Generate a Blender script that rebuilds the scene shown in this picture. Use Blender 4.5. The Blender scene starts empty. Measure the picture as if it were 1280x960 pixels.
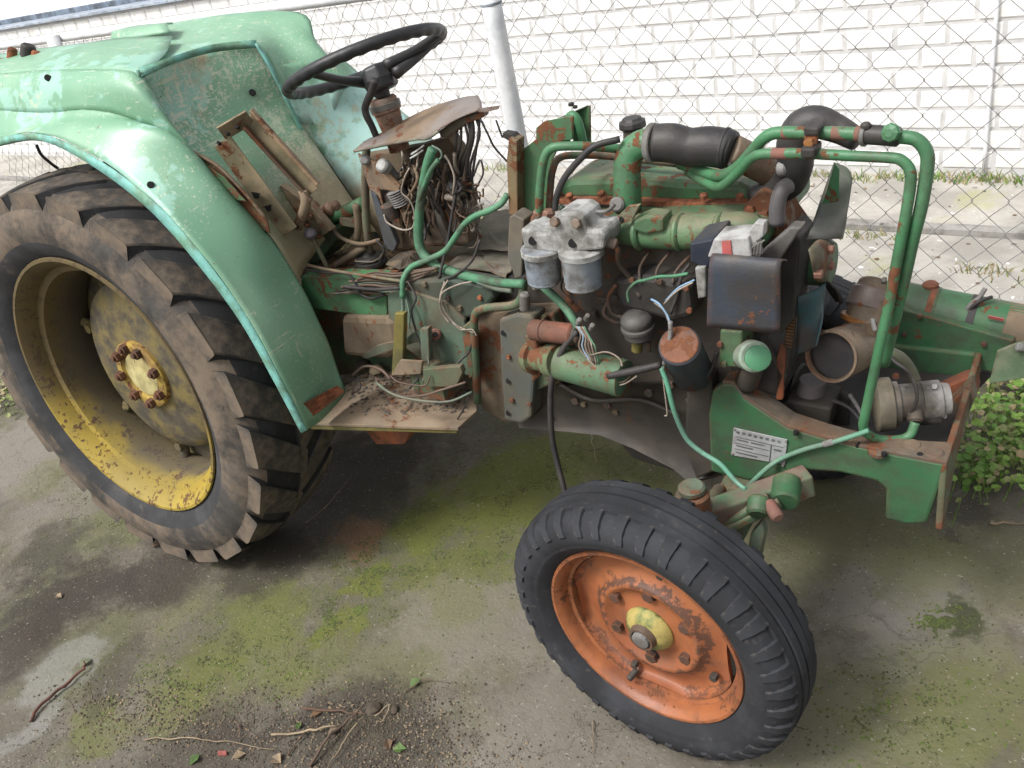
import bpy, math, random
import numpy as np
from mathutils import Vector, Matrix, noise as mnoise
random.seed(7)
R = math.radians
sc = bpy.context.scene
# ------------------------------------------------------------ camera
H = 1.5125
FPX, PITCH, ROLL, YAW = 1081.97, .5271, -.2267, -.7374
cp_, sp_ = math.cos(PITCH), math.sin(PITCH)
fw = Vector((math.sin(YAW)*cp_, math.cos(YAW)*cp_, -sp_))
r0 = fw.cross(Vector((0, 0, 1))).normalized(); u0 = r0.cross(fw)
cr = math.cos(ROLL)*r0 + math.sin(ROLL)*u0
cu = -math.sin(ROLL)*r0 + math.cos(ROLL)*u0
cam_d = bpy.data.cameras.new('camera'); cam = bpy.data.objects.new('camera', cam_d)
sc.collection.objects.link(cam)
cam_d.sensor_width = 36; cam_d.lens = FPX/1280*36; cam_d.clip_end = 500; cam_d.clip_start = .05
m = Matrix((cr, cu, -fw)).transposed().to_4x4(); m.translation = (0, 0, H); cam.matrix_world = m
sc.camera = cam
# ------------------------------------------------------------ sky, sun, exposure
SUN_EL, SUN_AZ = R(54), R(203)       # azimuth measured clockwise from +Y
w = bpy.data.worlds.new('World'); sc.world = w; w.use_nodes = True
nt = w.node_tree; nt.nodes.clear()
sky = nt.nodes.new('ShaderNodeTexSky'); sky.sky_type = 'NISHITA'; sky.sun_disc = False
sky.sun_elevation = SUN_EL; sky.sun_rotation = SUN_AZ; sky.air_density = 1.0; sky.dust_density = 6; sky.ozone_density = 1
hs = nt.nodes.new('ShaderNodeHueSaturation'); hs.inputs['Saturation'].default_value = .22
bg = nt.nodes.new('ShaderNodeBackground'); bg.inputs['Strength'].default_value = .15
ow = nt.nodes.new('ShaderNodeOutputWorld')
nt.links.new(sky.outputs[0], hs.inputs['Color']); nt.links.new(hs.outputs[0], bg.inputs[0]); nt.links.new(bg.outputs[0], ow.inputs[0])
sl = bpy.data.lights.new('sun', 'SUN'); sl.energy = 1.8; sl.angle = R(13); sl.color = (1, .975, .94)
so = bpy.data.objects.new('sun', sl); sc.collection.objects.link(so)
sd = Vector((math.sin(SUN_AZ)*math.cos(SUN_EL), math.cos(SUN_AZ)*math.cos(SUN_EL), math.sin(SUN_EL)))
so.rotation_euler = sd.to_track_quat('Z', 'Y').to_euler()
sc.view_settings.view_transform = 'Standard'; sc.view_settings.look = 'None'
sc.view_settings.exposure = 0.46; sc.view_settings.gamma = 1
# ------------------------------------------------------------ place of the tractor, survey helpers
O = Vector((-2.1856, .8517, 0)); PSI = .06
U = Vector((math.cos(PSI), math.sin(PSI), 0)); V = Vector((-math.sin(PSI), math.cos(PSI), 0)); W = Vector((0, 0, 1))
CAM = Vector((0, 0, H)); cl = Vector(((CAM-O).dot(U), (CAM-O).dot(V), H))
def ray(x, y):
    return fw + (x-640)/FPX*cr - (y-480)/FPX*cu
def P(x, y, v=None, w=None, u=None):
    """point of the tractor (u forward, v across, w up), surveyed from the photo on the plane v, w or u = const"""
    d = ray(x, y); d = Vector((d.dot(U), d.dot(V), d.z))
    t = (v-cl.y)/d.y if v is not None else ((w-cl.z)/d.z if w is not None else (u-cl.x)/d.x)
    return cl + d*t
def G(x, y, z=0.):
    d = ray(x, y); return CAM + d*((z-H)/d.z)
def WY(x, y, Y):
    d = ray(x, y); return CAM + d*(Y/d.y)
# ------------------------------------------------------------ material helpers
class NT:
    def __init__(s, name):
        s.m = bpy.data.materials.new(name); s.m.use_nodes = True; s.t = s.m.node_tree
        s.b = s.t.nodes['Principled BSDF']
        s.co = s.t.nodes.new('ShaderNodeTexCoord').outputs['Object']
    def new(s, k, **kw):
        n = s.t.nodes.new(k)
        for a, b in kw.items(): setattr(n, a, b)
        return n
    def link(s, a, b): s.t.links.new(a, b)
    def noise(s, scale, detail=5, rough=.55, vec=None, dist=0., stretch=None):
        n = s.new('ShaderNodeTexNoise'); n.inputs['Scale'].default_value = scale; n.inputs['Detail'].default_value = detail
        n.inputs['Roughness'].default_value = rough; n.inputs['Distortion'].default_value = dist
        v = vec or s.co
        if stretch:
            mp = s.new('ShaderNodeMapping'); mp.inputs['Scale'].default_value = stretch[0]; mp.inputs['Rotation'].default_value = stretch[1]
            s.link(v, mp.inputs[0]); v = mp.outputs[0]
        s.link(v, n.inputs['Vector']); return n.outputs['Fac']
    def ramp(s, fac, a, b, lo=0., hi=1.):
        n = s.new('ShaderNodeMapRange', interpolation_type='SMOOTHSTEP')
        s.link(fac, n.inputs[0])
        for i, x in ((1, a), (2, b), (3, lo), (4, hi)): n.inputs[i].default_value = x
        return n.outputs[0]
    def mix(s, f, a, b):
        n = s.new('ShaderNodeMix', data_type='RGBA')
        for i, x in ((0, f), (6, a), (7, b)):
            if hasattr(x, 'is_linked') or hasattr(x, 'node'): s.link(x, n.inputs[i])
            elif i == 0: n.inputs[0].default_value = x
            else: n.inputs[i].default_value = (*x, 1)
        return n.outputs[2]
    def math(s, op, a, b=None):
        n = s.new('ShaderNodeMath', operation=op)
        for i, x in ((0, a), (1, b)):
            if x is None: continue
            if isinstance(x, (int, float)): n.inputs[i].default_value = x
            else: s.link(x, n.inputs[i])
        return n.outputs[0]
    def upness(s, a=.35, b=.95):
        g = s.new('ShaderNodeNewGeometry'); sp = s.new('ShaderNodeSeparateXYZ'); s.link(g.outputs['Normal'], sp.inputs[0])
        return s.ramp(sp.outputs[2], a, b)
    def done(s, col, rough=.6, metal=0., bump=None, bstr=.3, bdist=.004, spec=.4):
        if isinstance(col, tuple): s.b.inputs['Base Color'].default_value = (*col, 1)
        else: s.link(col, s.b.inputs['Base Color'])
        if isinstance(rough, float): s.b.inputs['Roughness'].default_value = rough
        else: s.link(rough, s.b.inputs['Roughness'])
        s.b.inputs['Metallic'].default_value = metal; s.b.inputs['Specular IOR Level'].default_value = spec
        if bump is not None:
            n = s.new('ShaderNodeBump'); n.inputs['Strength'].default_value = bstr; n.inputs['Distance'].default_value = bdist
            s.link(bump, n.inputs['Height']); s.link(n.outputs[0], s.b.inputs['Normal'])
        return s.m
RUST1, RUST2, DUST = (.20, .075, .03), (.07, .03, .018), (.20, .15, .10)
def worn(name, base, base2=None, rust=.4, dust=.5, rough=.5, scale=1., metal=0., grime=.35, dustc=DUST, bd=.003):
    """paint or metal with faded patches, grime, chips of rust and settled dust"""
    n = NT(name); base2 = base2 or tuple(c*.6 for c in base)
    c = n.mix(n.ramp(n.noise(7*scale, 5), .42, .62), base, base2)
    c = n.mix(n.math('MULTIPLY', n.ramp(n.noise(14*scale, 8, .68), .38, .66), min(1., grime*1.35)), c, (.05, .043, .034))
    fine = n.noise(45*scale, 8, .7); big = n.noise(9*scale, 6, .6, dist=.6)
    rm = n.ramp(n.math('ADD', n.math('MULTIPLY', fine, .5), n.math('MULTIPLY', big, .6)), .755-.36*rust, .785-.36*rust)
    if rust >= .3 and name not in NOEDGE:
        bv = n.new('ShaderNodeBevel', samples=3); bv.inputs['Radius'].default_value = .006
        g = n.new('ShaderNodeNewGeometry'); dp = n.new('ShaderNodeVectorMath', operation='DOT_PRODUCT'); n.link(bv.outputs[0], dp.inputs[0]); n.link(g.outputs['Normal'], dp.inputs[1])
        ed = n.math('MULTIPLY', n.ramp(dp.outputs['Value'], .93, .99, 1., 0.), n.ramp(n.noise(30, 6, .7), .42, .58))
        rm = n.math('MAXIMUM', rm, n.math('MULTIPLY', ed, .85))
    rc = n.mix(n.noise(60, 4), RUST1, RUST2)
    c = n.mix(rm, c, rc)
    dm = n.math('MULTIPLY', n.math('ADD', n.math('MULTIPLY', n.upness(), .8), .2), n.ramp(n.noise(12*scale, 7, .65), .62-.35*dust, .9-.25*dust))
    c = n.mix(n.math('MULTIPLY', dm, min(1., dust*1.5)), c, dustc)
    ro = n.ramp(rm, 0, 1, rough, .92)
    return n.done(c, ro, metal, n.math('ADD', n.math('ADD', fine, n.math('MULTIPLY', rm, .5)), n.math('MULTIPLY', dm, .8)), .45, bd)
NOEDGE = ('tan_rusty_rail', 'green_pipe_paint', 'red_brown_solenoid', 'dusty_foot_plate')
M = {}
M['green'] = worn('engine_green_paint', (.05, .15, .065), (.08, .19, .09), .42, .6)
M['green_clean'] = worn('green_pipe_paint', (.055, .175, .08), (.085, .22, .11), .42, .2, .45, grime=.4)
M['green_dirty'] = worn('dirty_green_casting', (.055, .115, .06), (.12, .10, .065), .5, .75, .7, grime=.6)
M['green_frame'] = worn('green_frame_paint', (.035, .115, .05), (.055, .15, .07), .30, .4, .5, grime=.5)
M['axle'] = worn('scraped_axle_paint', (.05, .14, .07), (.20, .14, .11), .3, .4, .7, 1.4)
M['green_grey'] = worn('grey_green_plate', (.09, .14, .10), (.11, .12, .08), .35, .7, .7, grime=.4)
M['cast'] = worn('oily_cast_iron', (.05, .042, .036), (.075, .06, .048), .38, .55, .75, dustc=(.15, .115, .085))
M['cast_dark'] = worn('dark_oily_iron', (.026, .024, .023), (.042, .038, .035), .22, .35, .6, dustc=(.10, .085, .07))
M['pan'] = worn('smooth_oil_pan', (.036, .031, .027), (.060, .050, .041), .22, .5, .65, 1.1, dustc=(.12, .10, .075))
M['dirtmetal'] = worn('dusty_brown_metal', (.14, .105, .07), (.19, .145, .095), .45, .8, .85)
M['tan'] = worn('tan_dusty_sheet', (.24, .18, .12), (.16, .17, .11), .45, .6, .85, .7, dustc=(.26, .2, .14))
M['rust'] = worn('rusty_orange_metal', (.30, .10, .045), (.19, .065, .035), .45, .25, .9)
M['grey'] = worn('grey_weathered_metal', (.22, .215, .21), (.15, .14, .13), .25, .4, .6)
M['zinc'] = worn('pale_cast_aluminium', (.40, .40, .39), (.28, .28, .265), .06, .25, .55, 1.5, grime=.55)
M['bowl'] = worn('pale_blue_grey_bowl', (.24, .28, .33), (.36, .37, .38), .05, .25, .45, 1.5, grime=.6)
M['blue'] = worn('dark_blue_grey_sheet', (.035, .045, .062), (.03, .03, .035), .34, .45, .55)
M['navy'] = worn('navy_plastic', (.015, .02, .035), (.03, .035, .045), .02, .25, .5)
M['teal_blade'] = worn('teal_fan_blade', (.02, .075, .09), (.06, .05, .045), .25, .3, .6)
M['mint'] = worn('mint_plastic', (.075, .24, .125), (.10, .25, .145), .0, .12, .4, grime=.15)
M['cable'] = worn('green_cable_sheath', (.07, .21, .115), (.11, .25, .15), .0, .4, .6, grime=.6)
M['cable_dusty'] = worn('dusty_grey_green_cable', (.12, .17, .13), (.17, .15, .12), .05, .6, .7)
M['wire_pale'] = worn('pale_wire', (.32, .27, .22), (.22, .17, .13), .0, .2, .6)
M['wire_brown'] = worn('brown_wire', (.10, .065, .045), (.17, .12, .09), .05, .3, .7)
M['wire_dark'] = worn('dark_wire', (.022, .02, .022), (.045, .04, .04), 0., .25, .6)
M['wire_blue'] = worn('pale_blue_wire', (.2, .33, .48), (.3, .4, .5), 0., .1, .5)
M['rubber'] = worn('black_rubber_hose', (.022, .022, .024), (.035, .034, .034), .0, .35, .5, dustc=(.12, .11, .10))
M['plastic'] = worn('black_wheel_plastic', (.022, .023, .026), (.03, .03, .032), .0, .25, .42, grime=.1, dustc=(.10, .10, .10))
M['mustard'] = worn('mustard_pedal_arm', (.17, .14, .03), (.12, .11, .035), .2, .35, .8)
M['orange_belt'] = worn('dusty_orange_belt', (.26, .12, .035), (.14, .07, .03), .2, .2, .85)
M['duct'] = worn('brown_air_duct', (.19, .145, .10), (.13, .09, .06), .38, .45, .6)
M['canopy'] = worn('grey_dash_canopy', (.20, .175, .16), (.27, .19, .12), .46, .3, .7, .7)
M['cream'] = worn('cream_hub_paint', (.52, .46, .22), (.44, .37, .16), .22, .1, .5, 1.5)
M['hubyg'] = worn('yellow_green_hub', (.36, .29, .09), (.05, .16, .045), .35, .3, .6, 2.2)
M['orange'] = worn('orange_rim_paint', (.31, .108, .042), (.24, .08, .035), .42, .18, .42, 1.3, grime=.22, dustc=(.35, .2, .12))
M['disc'] = worn('muddy_yellow_disc', (.16, .125, .045), (.105, .09, .06), .22, .7, .85, 1.2, grime=.75, dustc=(.15, .125, .085))
M['brown_joint'] = worn('red_brown_joint', (.20, .09, .07), (.25, .13, .09), .2, .2, .8)
M['red'] = worn('faded_red_mark', (.45, .10, .10), (.4, .12, .1), 0., .1, .6)
M['knob'] = worn('purple_grey_knob', (.13, .115, .13), (.09, .085, .10), 0., .2, .4)
M['nut'] = worn('brown_rusty_nut', (.13, .06, .035), (.09, .045, .03), .3, .3, .9)
def rim_yellow():
    n = NT('flaking_yellow_rim'); f = n.noise(22, 10, .75); b = n.noise(5, 4)
    c = n.mix(n.ramp(b, .4, .6), (.33, .24, .035), (.26, .195, .045))
    s = n.math('ADD', n.math('MULTIPLY', f, .7), n.math('MULTIPLY', n.noise(90, 5), .3))
    rm = n.ramp(s, .53, .57); c = n.mix(rm, c, n.mix(n.noise(50), (.13, .06, .02), (.07, .035, .02)))
    sp = n.new('ShaderNodeSeparateXYZ'); n.link(n.co, sp.inputs[0])
    mud = n.math('MULTIPLY', n.ramp(n.math('ADD', sp.outputs[2], n.math('MULTIPLY', b, .5)), .0, .26), .86)   # upper half is caked
    c = n.mix(mud, c, (.085, .062, .035)); c = n.mix(n.ramp(n.math('ADD', sp.outputs[1], n.math('MULTIPLY', n.noise(12, 6), .12)), .11, .17, 0, .85), c, (.095, .080, .06))
    return n.done(c, .7, 0., rm, .5, .002)
M['yellow'] = rim_yellow()
def tyre_mat(name, mud, base=(.026, .026, .028), mudc=(.155, .12, .088)):
    n = NT(name)
    c = n.mix(n.ramp(n.noise(9, 6), .4, .65), base, tuple(x*1.7 for x in base))
    f = n.math('ADD', n.math('MULTIPLY', n.noise(4, 5, .6), .6), n.math('MULTIPLY', n.noise(30, 7, .7), .4))
    c = n.mix(n.ramp(f, .66-.3*mud, .76-.18*mud), c, mudc)
    c = n.mix(n.ramp(n.noise(70, 4, .6), .6, .75, 0, .5), c, (.10, .085, .07))
    return n.done(c, .85, 0., n.noise(60, 6, .6), .4, .002, .3)
M['tyre_side'] = tyre_mat('grey_black_sidewall', .30, (.032, .032, .034))
M['tyre_mud'] = tyre_mat('muddy_tread_rubber', .85, (.035, .033, .031))
M['tyre_dark'] = tyre_mat('clean_lug_flank', .35, (.018, .018, .019), (.07, .058, .045))
M['tyre_front'] = tyre_mat('front_tyre_rubber', .30, (.020, .021, .024), (.085, .078, .070))
def fender_mat(name, dirt, scratch=0., far=0.):
    n = NT(name)
    c = n.mix(n.ramp(n.noise(3.2, 3), .4, .6), (.165, .335, .215), (.225, .40, .27))
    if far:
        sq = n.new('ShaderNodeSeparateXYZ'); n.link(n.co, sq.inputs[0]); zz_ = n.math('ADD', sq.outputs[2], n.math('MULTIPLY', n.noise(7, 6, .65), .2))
        c = n.mix(n.math('MULTIPLY', n.ramp(zz_, 1.27, 1.21), n.ramp(n.math('ADD', n.math('MULTIPLY', n.noise(3, 3), .6), n.math('MULTIPLY', n.noise(26, 7), .4)), .42, .50)), c, (.46, .72, .66))  # pale cyan area is sun glare painted into the far fender colour
    teal = n.ramp(n.math('ADD', n.math('MULTIPLY', n.noise(2.6, 4, .5, dist=.5), .7), n.math('MULTIPLY', n.noise(28, 6), .3)), .535, .565)
    c = n.mix(n.math('MULTIPLY', teal, .55), c, (.34, .58, .51))
    pale = n.ramp(n.math('ADD', n.math('MULTIPLY', n.noise(4.5, 3, .5), .55), n.math('MULTIPLY', n.noise(38, 9, .8), .45)), .59-.035*scratch, .615-.03*scratch)
    c = n.mix(n.math('MULTIPLY', pale, .75), c, (.50, .53, .38))
    scr = n.ramp(n.noise(9, 6, .7, stretch=((1, 14, 14), (.5, .9, .7))), .64-.04*scratch, .68-.04*scratch)
    c = n.mix(n.math('MULTIPLY', scr, .8), c, (.45, .60, .48))
    if True:
        for k_, (st, ro) in enumerate((((2, 30, 30), (.4, 1.1, .3)), ((30, 2, 30), (1., .3, .8)), ((26, 26, 2), (.2, .7, 1.3)))):
            c = n.mix(n.math('MULTIPLY', n.ramp(n.noise(4, 5, .75, stretch=(st, ro)), .60-.05*min(1, scratch), .67-.07*min(1, scratch)), n.ramp(n.noise(5, 4), .38, .55)), c, (.52, .55, .42))
    chips = n.ramp(n.noise(60, 6, .65), .675, .70); c = n.mix(chips, c, (.16, .09, .05))
    d = n.ramp(n.math('ADD', n.math('MULTIPLY', n.noise(5, 4), .5), n.math('MULTIPLY', n.noise(35, 8, .7), .5)), .66-.3*dirt, .86-.3*dirt)
    c = n.mix(n.math('MULTIPLY', d, .8), c, (.36, .27, .17))
    if far or scratch:
        sp = n.new('ShaderNodeSeparateXYZ'); n.link(n.co, sp.inputs[0])
        lowd = n.ramp(n.math('ADD', sp.outputs[2], n.math('MULTIPLY', n.noise(9, 6, .65), .35)), 1.02, 1.18, .9, 0.) if far else n.ramp(n.math('ADD', sp.outputs[2], n.math('MULTIPLY', n.noise(9, 6, .65), .3)), 1.02, 1.26, .8, 0.)
        c = n.mix(lowd, c, (.34, .25, .155))
    return n.done(c, n.ramp(n.noise(11, 6), .3, .7, .34, .52), 0., n.math('ADD', n.noise(7, 3), n.math('MULTIPLY', n.noise(40, 6), .25)), .3, .004, .55)
M['fender'] = fender_mat('faded_green_fender', 0.)
M['fender_panel'] = fender_mat('scratched_green_panel', .42, 1.)
M['fender_far'] = fender_mat('dusty_glare_far_fender', .1, 0., 1.)
M['teal_edge'] = worn('teal_fender_lip', (.18, .44, .39), (.16, .33, .22), .15, .15, .6, 1.6)
M['plate'] = worn('dusty_foot_plate', (.23, .17, .115), (.30, .24, .17), .36, .5, .9, .8, dustc=(.30, .235, .17))
M['label'] = worn('scuffed_label_plate', (.30, .31, .31), (.36, .36, .36), .05, .15, .5, 1.6)
M['label_ink'] = worn('label_print', (.16, .17, .175), None, .05, .1, .6)
M['post'] = worn('white_post_paint', (.78, .79, .80), (.70, .72, .74), .0, .0, .6, grime=.12)
M['galv'] = worn('galvanised_wire', (.24, .24, .25), (.17, .17, .17), .1, .05, .6)
M['black'] = NT('deep_black_void').done((.008, .008, .008), .9)
# ------------------------------------------------------------ mesh helpers
def link(o, parent=None):
    sc.collection.objects.link(o)
    if parent is not None: o.parent = parent
    return o
def mesh(name, vs, fs, mat, parent=None, smooth=False, bevel=0., solid=0., subsurf=0, mats=None, mi=None):
    me = bpy.data.meshes.new(name); me.from_pydata([tuple(v) for v in vs], [], fs); me.validate(); me.update()
    for mm in (mats or [mat]): me.materials.append(mm)
    if mi: me.polygons.foreach_set('material_index', mi)
    if smooth: me.polygons.foreach_set('use_smooth', [True]*len(me.polygons))
    o = bpy.data.objects.new(name, me); link(o, parent)
    if subsurf: s = o.modifiers.new('s', 'SUBSURF'); s.levels = s.render_levels = subsurf
    if solid: s = o.modifiers.new('t', 'SOLIDIFY'); s.thickness = abs(solid); s.offset = 1 if solid > 0 else -1
    if bevel: b = o.modifiers.new('b', 'BEVEL'); b.width = bevel; b.segments = 2; b.limit_method = 'ANGLE'; b.angle_limit = R(35)
    return o
def tag(o, label=None, cat=None, group=None, kind=None):
    for k, v in (('label', label), ('category', cat), ('group', group), ('kind', kind)):
        if v: o[k] = v
    return o
def empty(name, loc=(0, 0, 0), parent=None, rot=(0, 0, 0)):
    o = bpy.data.objects.new(name, None); o.location = loc; o.rotation_euler = rot; o.empty_display_size = .1
    return link(o, parent)
def catmull(p, n=5):
    p = [Vector(q) for q in p]
    if len(p) < 3: return p
    e = [p[0]*2-p[1]]+p+[p[-1]*2-p[-2]]; out = []
    for i in range(1, len(e)-2):
        a, b, c, d = e[i-1:i+3]
        for k in range(n):
            t = k/n
            out.append(.5*((2*b)+(c-a)*t+(2*a-5*b+4*c-d)*t*t+(3*b-a-3*c+d)*t**3))
    return out+[p[-1]]
def tube_geo(pts, r, n=8, base=0):
    pts = [Vector(p) for p in pts]; N = len(pts); rr = r if isinstance(r, (list, tuple)) else [r]*N
    if len(rr) != N: rr = [float(q) for q in np.interp(np.linspace(0, 1, N), np.linspace(0, 1, len(rr)), rr)]
    t = (pts[1]-pts[0]).normalized(); x = t.orthogonal().normalized(); vs = []; fs = []
    for i in range(N):
        tt = ((pts[min(i+1, N-1)]-pts[max(i-1, 0)])).normalized() if N > 1 else t
        x = (x-tt*x.dot(tt)).normalized(); y = tt.cross(x)
        for k in range(n):
            a = 2*math.pi*k/n; vs.append(pts[i]+rr[i]*(math.cos(a)*x+math.sin(a)*y))
    for i in range(N-1):
        for k in range(n):
            fs.append((base+i*n+k, base+i*n+(k+1) % n, base+(i+1)*n+(k+1) % n, base+(i+1)*n+k))
    fs.append(tuple(base+k for k in reversed(range(n)))); fs.append(tuple(base+(N-1)*n+k for k in range(n)))
    return vs, fs
def pipe(name, pts, r, mat, parent=None, n=10, seg=5, curve=True, label=None):
    vs, fs = tube_geo(catmull(pts, seg) if curve else pts, r, n)
    o = mesh(name, vs, fs, mat, parent, True)
    if label: o['label'] = label
    return o
def bar(name, a, b, hh, ww, mat, bevel=.004):
    a, b = Vector(a), Vector(b); d = (b-a).normalized(); x_ = Vector((0, 0, 1)).cross(d).normalized(); z_ = d.cross(x_)
    q = [a-x_*ww/2-z_*hh/2, a+x_*ww/2-z_*hh/2, a+x_*ww/2+z_*hh/2, a-x_*ww/2+z_*hh/2]
    return prism(name, q, b-a, mat, T, bevel)
def T3(l): return [P(x, y, v) for x, y, v in l]
def lathe(name, a, d, prof, mat, parent=None, n=28, caps=True, smooth=True, label=None, mats=None, mi=None, bevel=0):
    """prof: list of (distance along d from a, radius)"""
    a = Vector(a); d = Vector(d).normalized(); x = d.orthogonal().normalized(); y = d.cross(x); vs = []; fs = []; m_ = []
    for (t, r) in prof:
        for k in range(n):
            g = 2*math.pi*k/n; vs.append(a+d*t+r*(math.cos(g)*x+math.sin(g)*y))
    for i in range(len(prof)-1):
        for k in range(n):
            fs.append((i*n+k, i*n+(k+1) % n, (i+1)*n+(k+1) % n, (i+1)*n+k)); m_.append(mi[i] if mi else 0)
    if caps: fs.append(tuple(reversed(range(n)))); fs.append(tuple((len(prof)-1)*n+k for k in range(n))); m_ += [0, 0]
    o = mesh(name, vs, fs, mat, parent, False, mats=mats, mi=m_ if mi else None, bevel=bevel)
    if smooth:
        me = o.data; me.polygons.foreach_set('use_smooth', [True]*len(me.polygons))
        me.set_sharp_from_angle(angle=R(38))
    if label: o['label'] = label
    return o
def can(name, a, b, r, mat, parent=None, n=28, e=.004, **k):
    a, b = Vector(a), Vector(b); L = (b-a).length; e = min(e, r*.4, L*.3)
    return lathe(name, a, b-a, [(0, r-e), (e, r), (L-e, r), (L, r-e)], mat, parent, n, **k)
def prism(name, poly, ext, mat, parent=None, bevel=.003, label=None):
    """poly: 3D points, ext: extrusion vector"""
    n = len(poly); ext = Vector(ext); vs = [Vector(p) for p in poly]+[Vector(p)+ext for p in poly]
    fs = [tuple(range(n)), tuple(reversed(range(n, 2*n)))]+[(i, i+n, (i+1) % n+n, (i+1) % n) for i in range(n)]
    nr = sum(((vs[i]).cross(vs[(i+1) % n]) for i in range(n)), Vector())
    if nr.dot(ext) > 0: fs = [tuple(reversed(f)) for f in fs]
    o = mesh(name, vs, fs, mat, parent, bevel=bevel)
    if label: o['label'] = label
    return o
def slab(name, px, v0, v1, mat, parent=None, bevel=.003, **k):
    return prism(name, [P(x, y, v0) for x, y in px], (0, v1-v0, 0), mat, parent, bevel, **k)
def deck(name, px, w_, th, mat, parent=None, bevel=.002, **k):
    return prism(name, [P(x, y, w=w_) for x, y in px], (0, 0, -th), mat, parent, bevel, **k)
def box(name, c, s, mat, parent=None, rot=(0, 0, 0), bevel=.003, **k):
    from mathutils import Euler
    m_ = Euler(rot).to_matrix(); c = Vector(c); x, y, z = [q/2 for q in s]
    return prism(name, [c+m_ @ Vector(q) for q in ((-x, -y, -z), (x, -y, -z), (x, y, -z), (-x, y, -z))], m_ @ Vector((0, 0, 2*z)), mat, parent, bevel, **k)
def sheet(name, rows, mat, parent=None, th=.003, seg=4, label=None, wob=0.):
    """loft through rows of control points"""
    g = [catmull(r, seg) for r in rows]; cols = list(zip(*g)); g = [catmull(list(c), seg) for c in cols]
    nu, nv = len(g), len(g[0]); vs = [p + Vector((0, 0, 1))*wob*mnoise.noise(p*9) + Vector((1, 0, 0))*wob*mnoise.noise(p*11+Vector((5, 5, 5))) for c in g for p in c]
    fs = [(i*nv+j, i*nv+j+1, (i+1)*nv+j+1, (i+1)*nv+j) for i in range(nu-1) for j in range(nv-1)]
    o = mesh(name, vs, fs, mat, parent, True, solid=th)
    if label: o['label'] = label
    return o
def bolt(p, d, r, parent, mat=None, h=None, name='bolt'):
    d = Vector(d).normalized(); h = h or r*.9
    return lathe(name, Vector(p)-d*.002, d, [(0, r), (h, r), (h+.001, r*.8)], mat or M['rust'], parent, 6, smooth=False)
def sub(o, par): o.parent = par; return o
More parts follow.
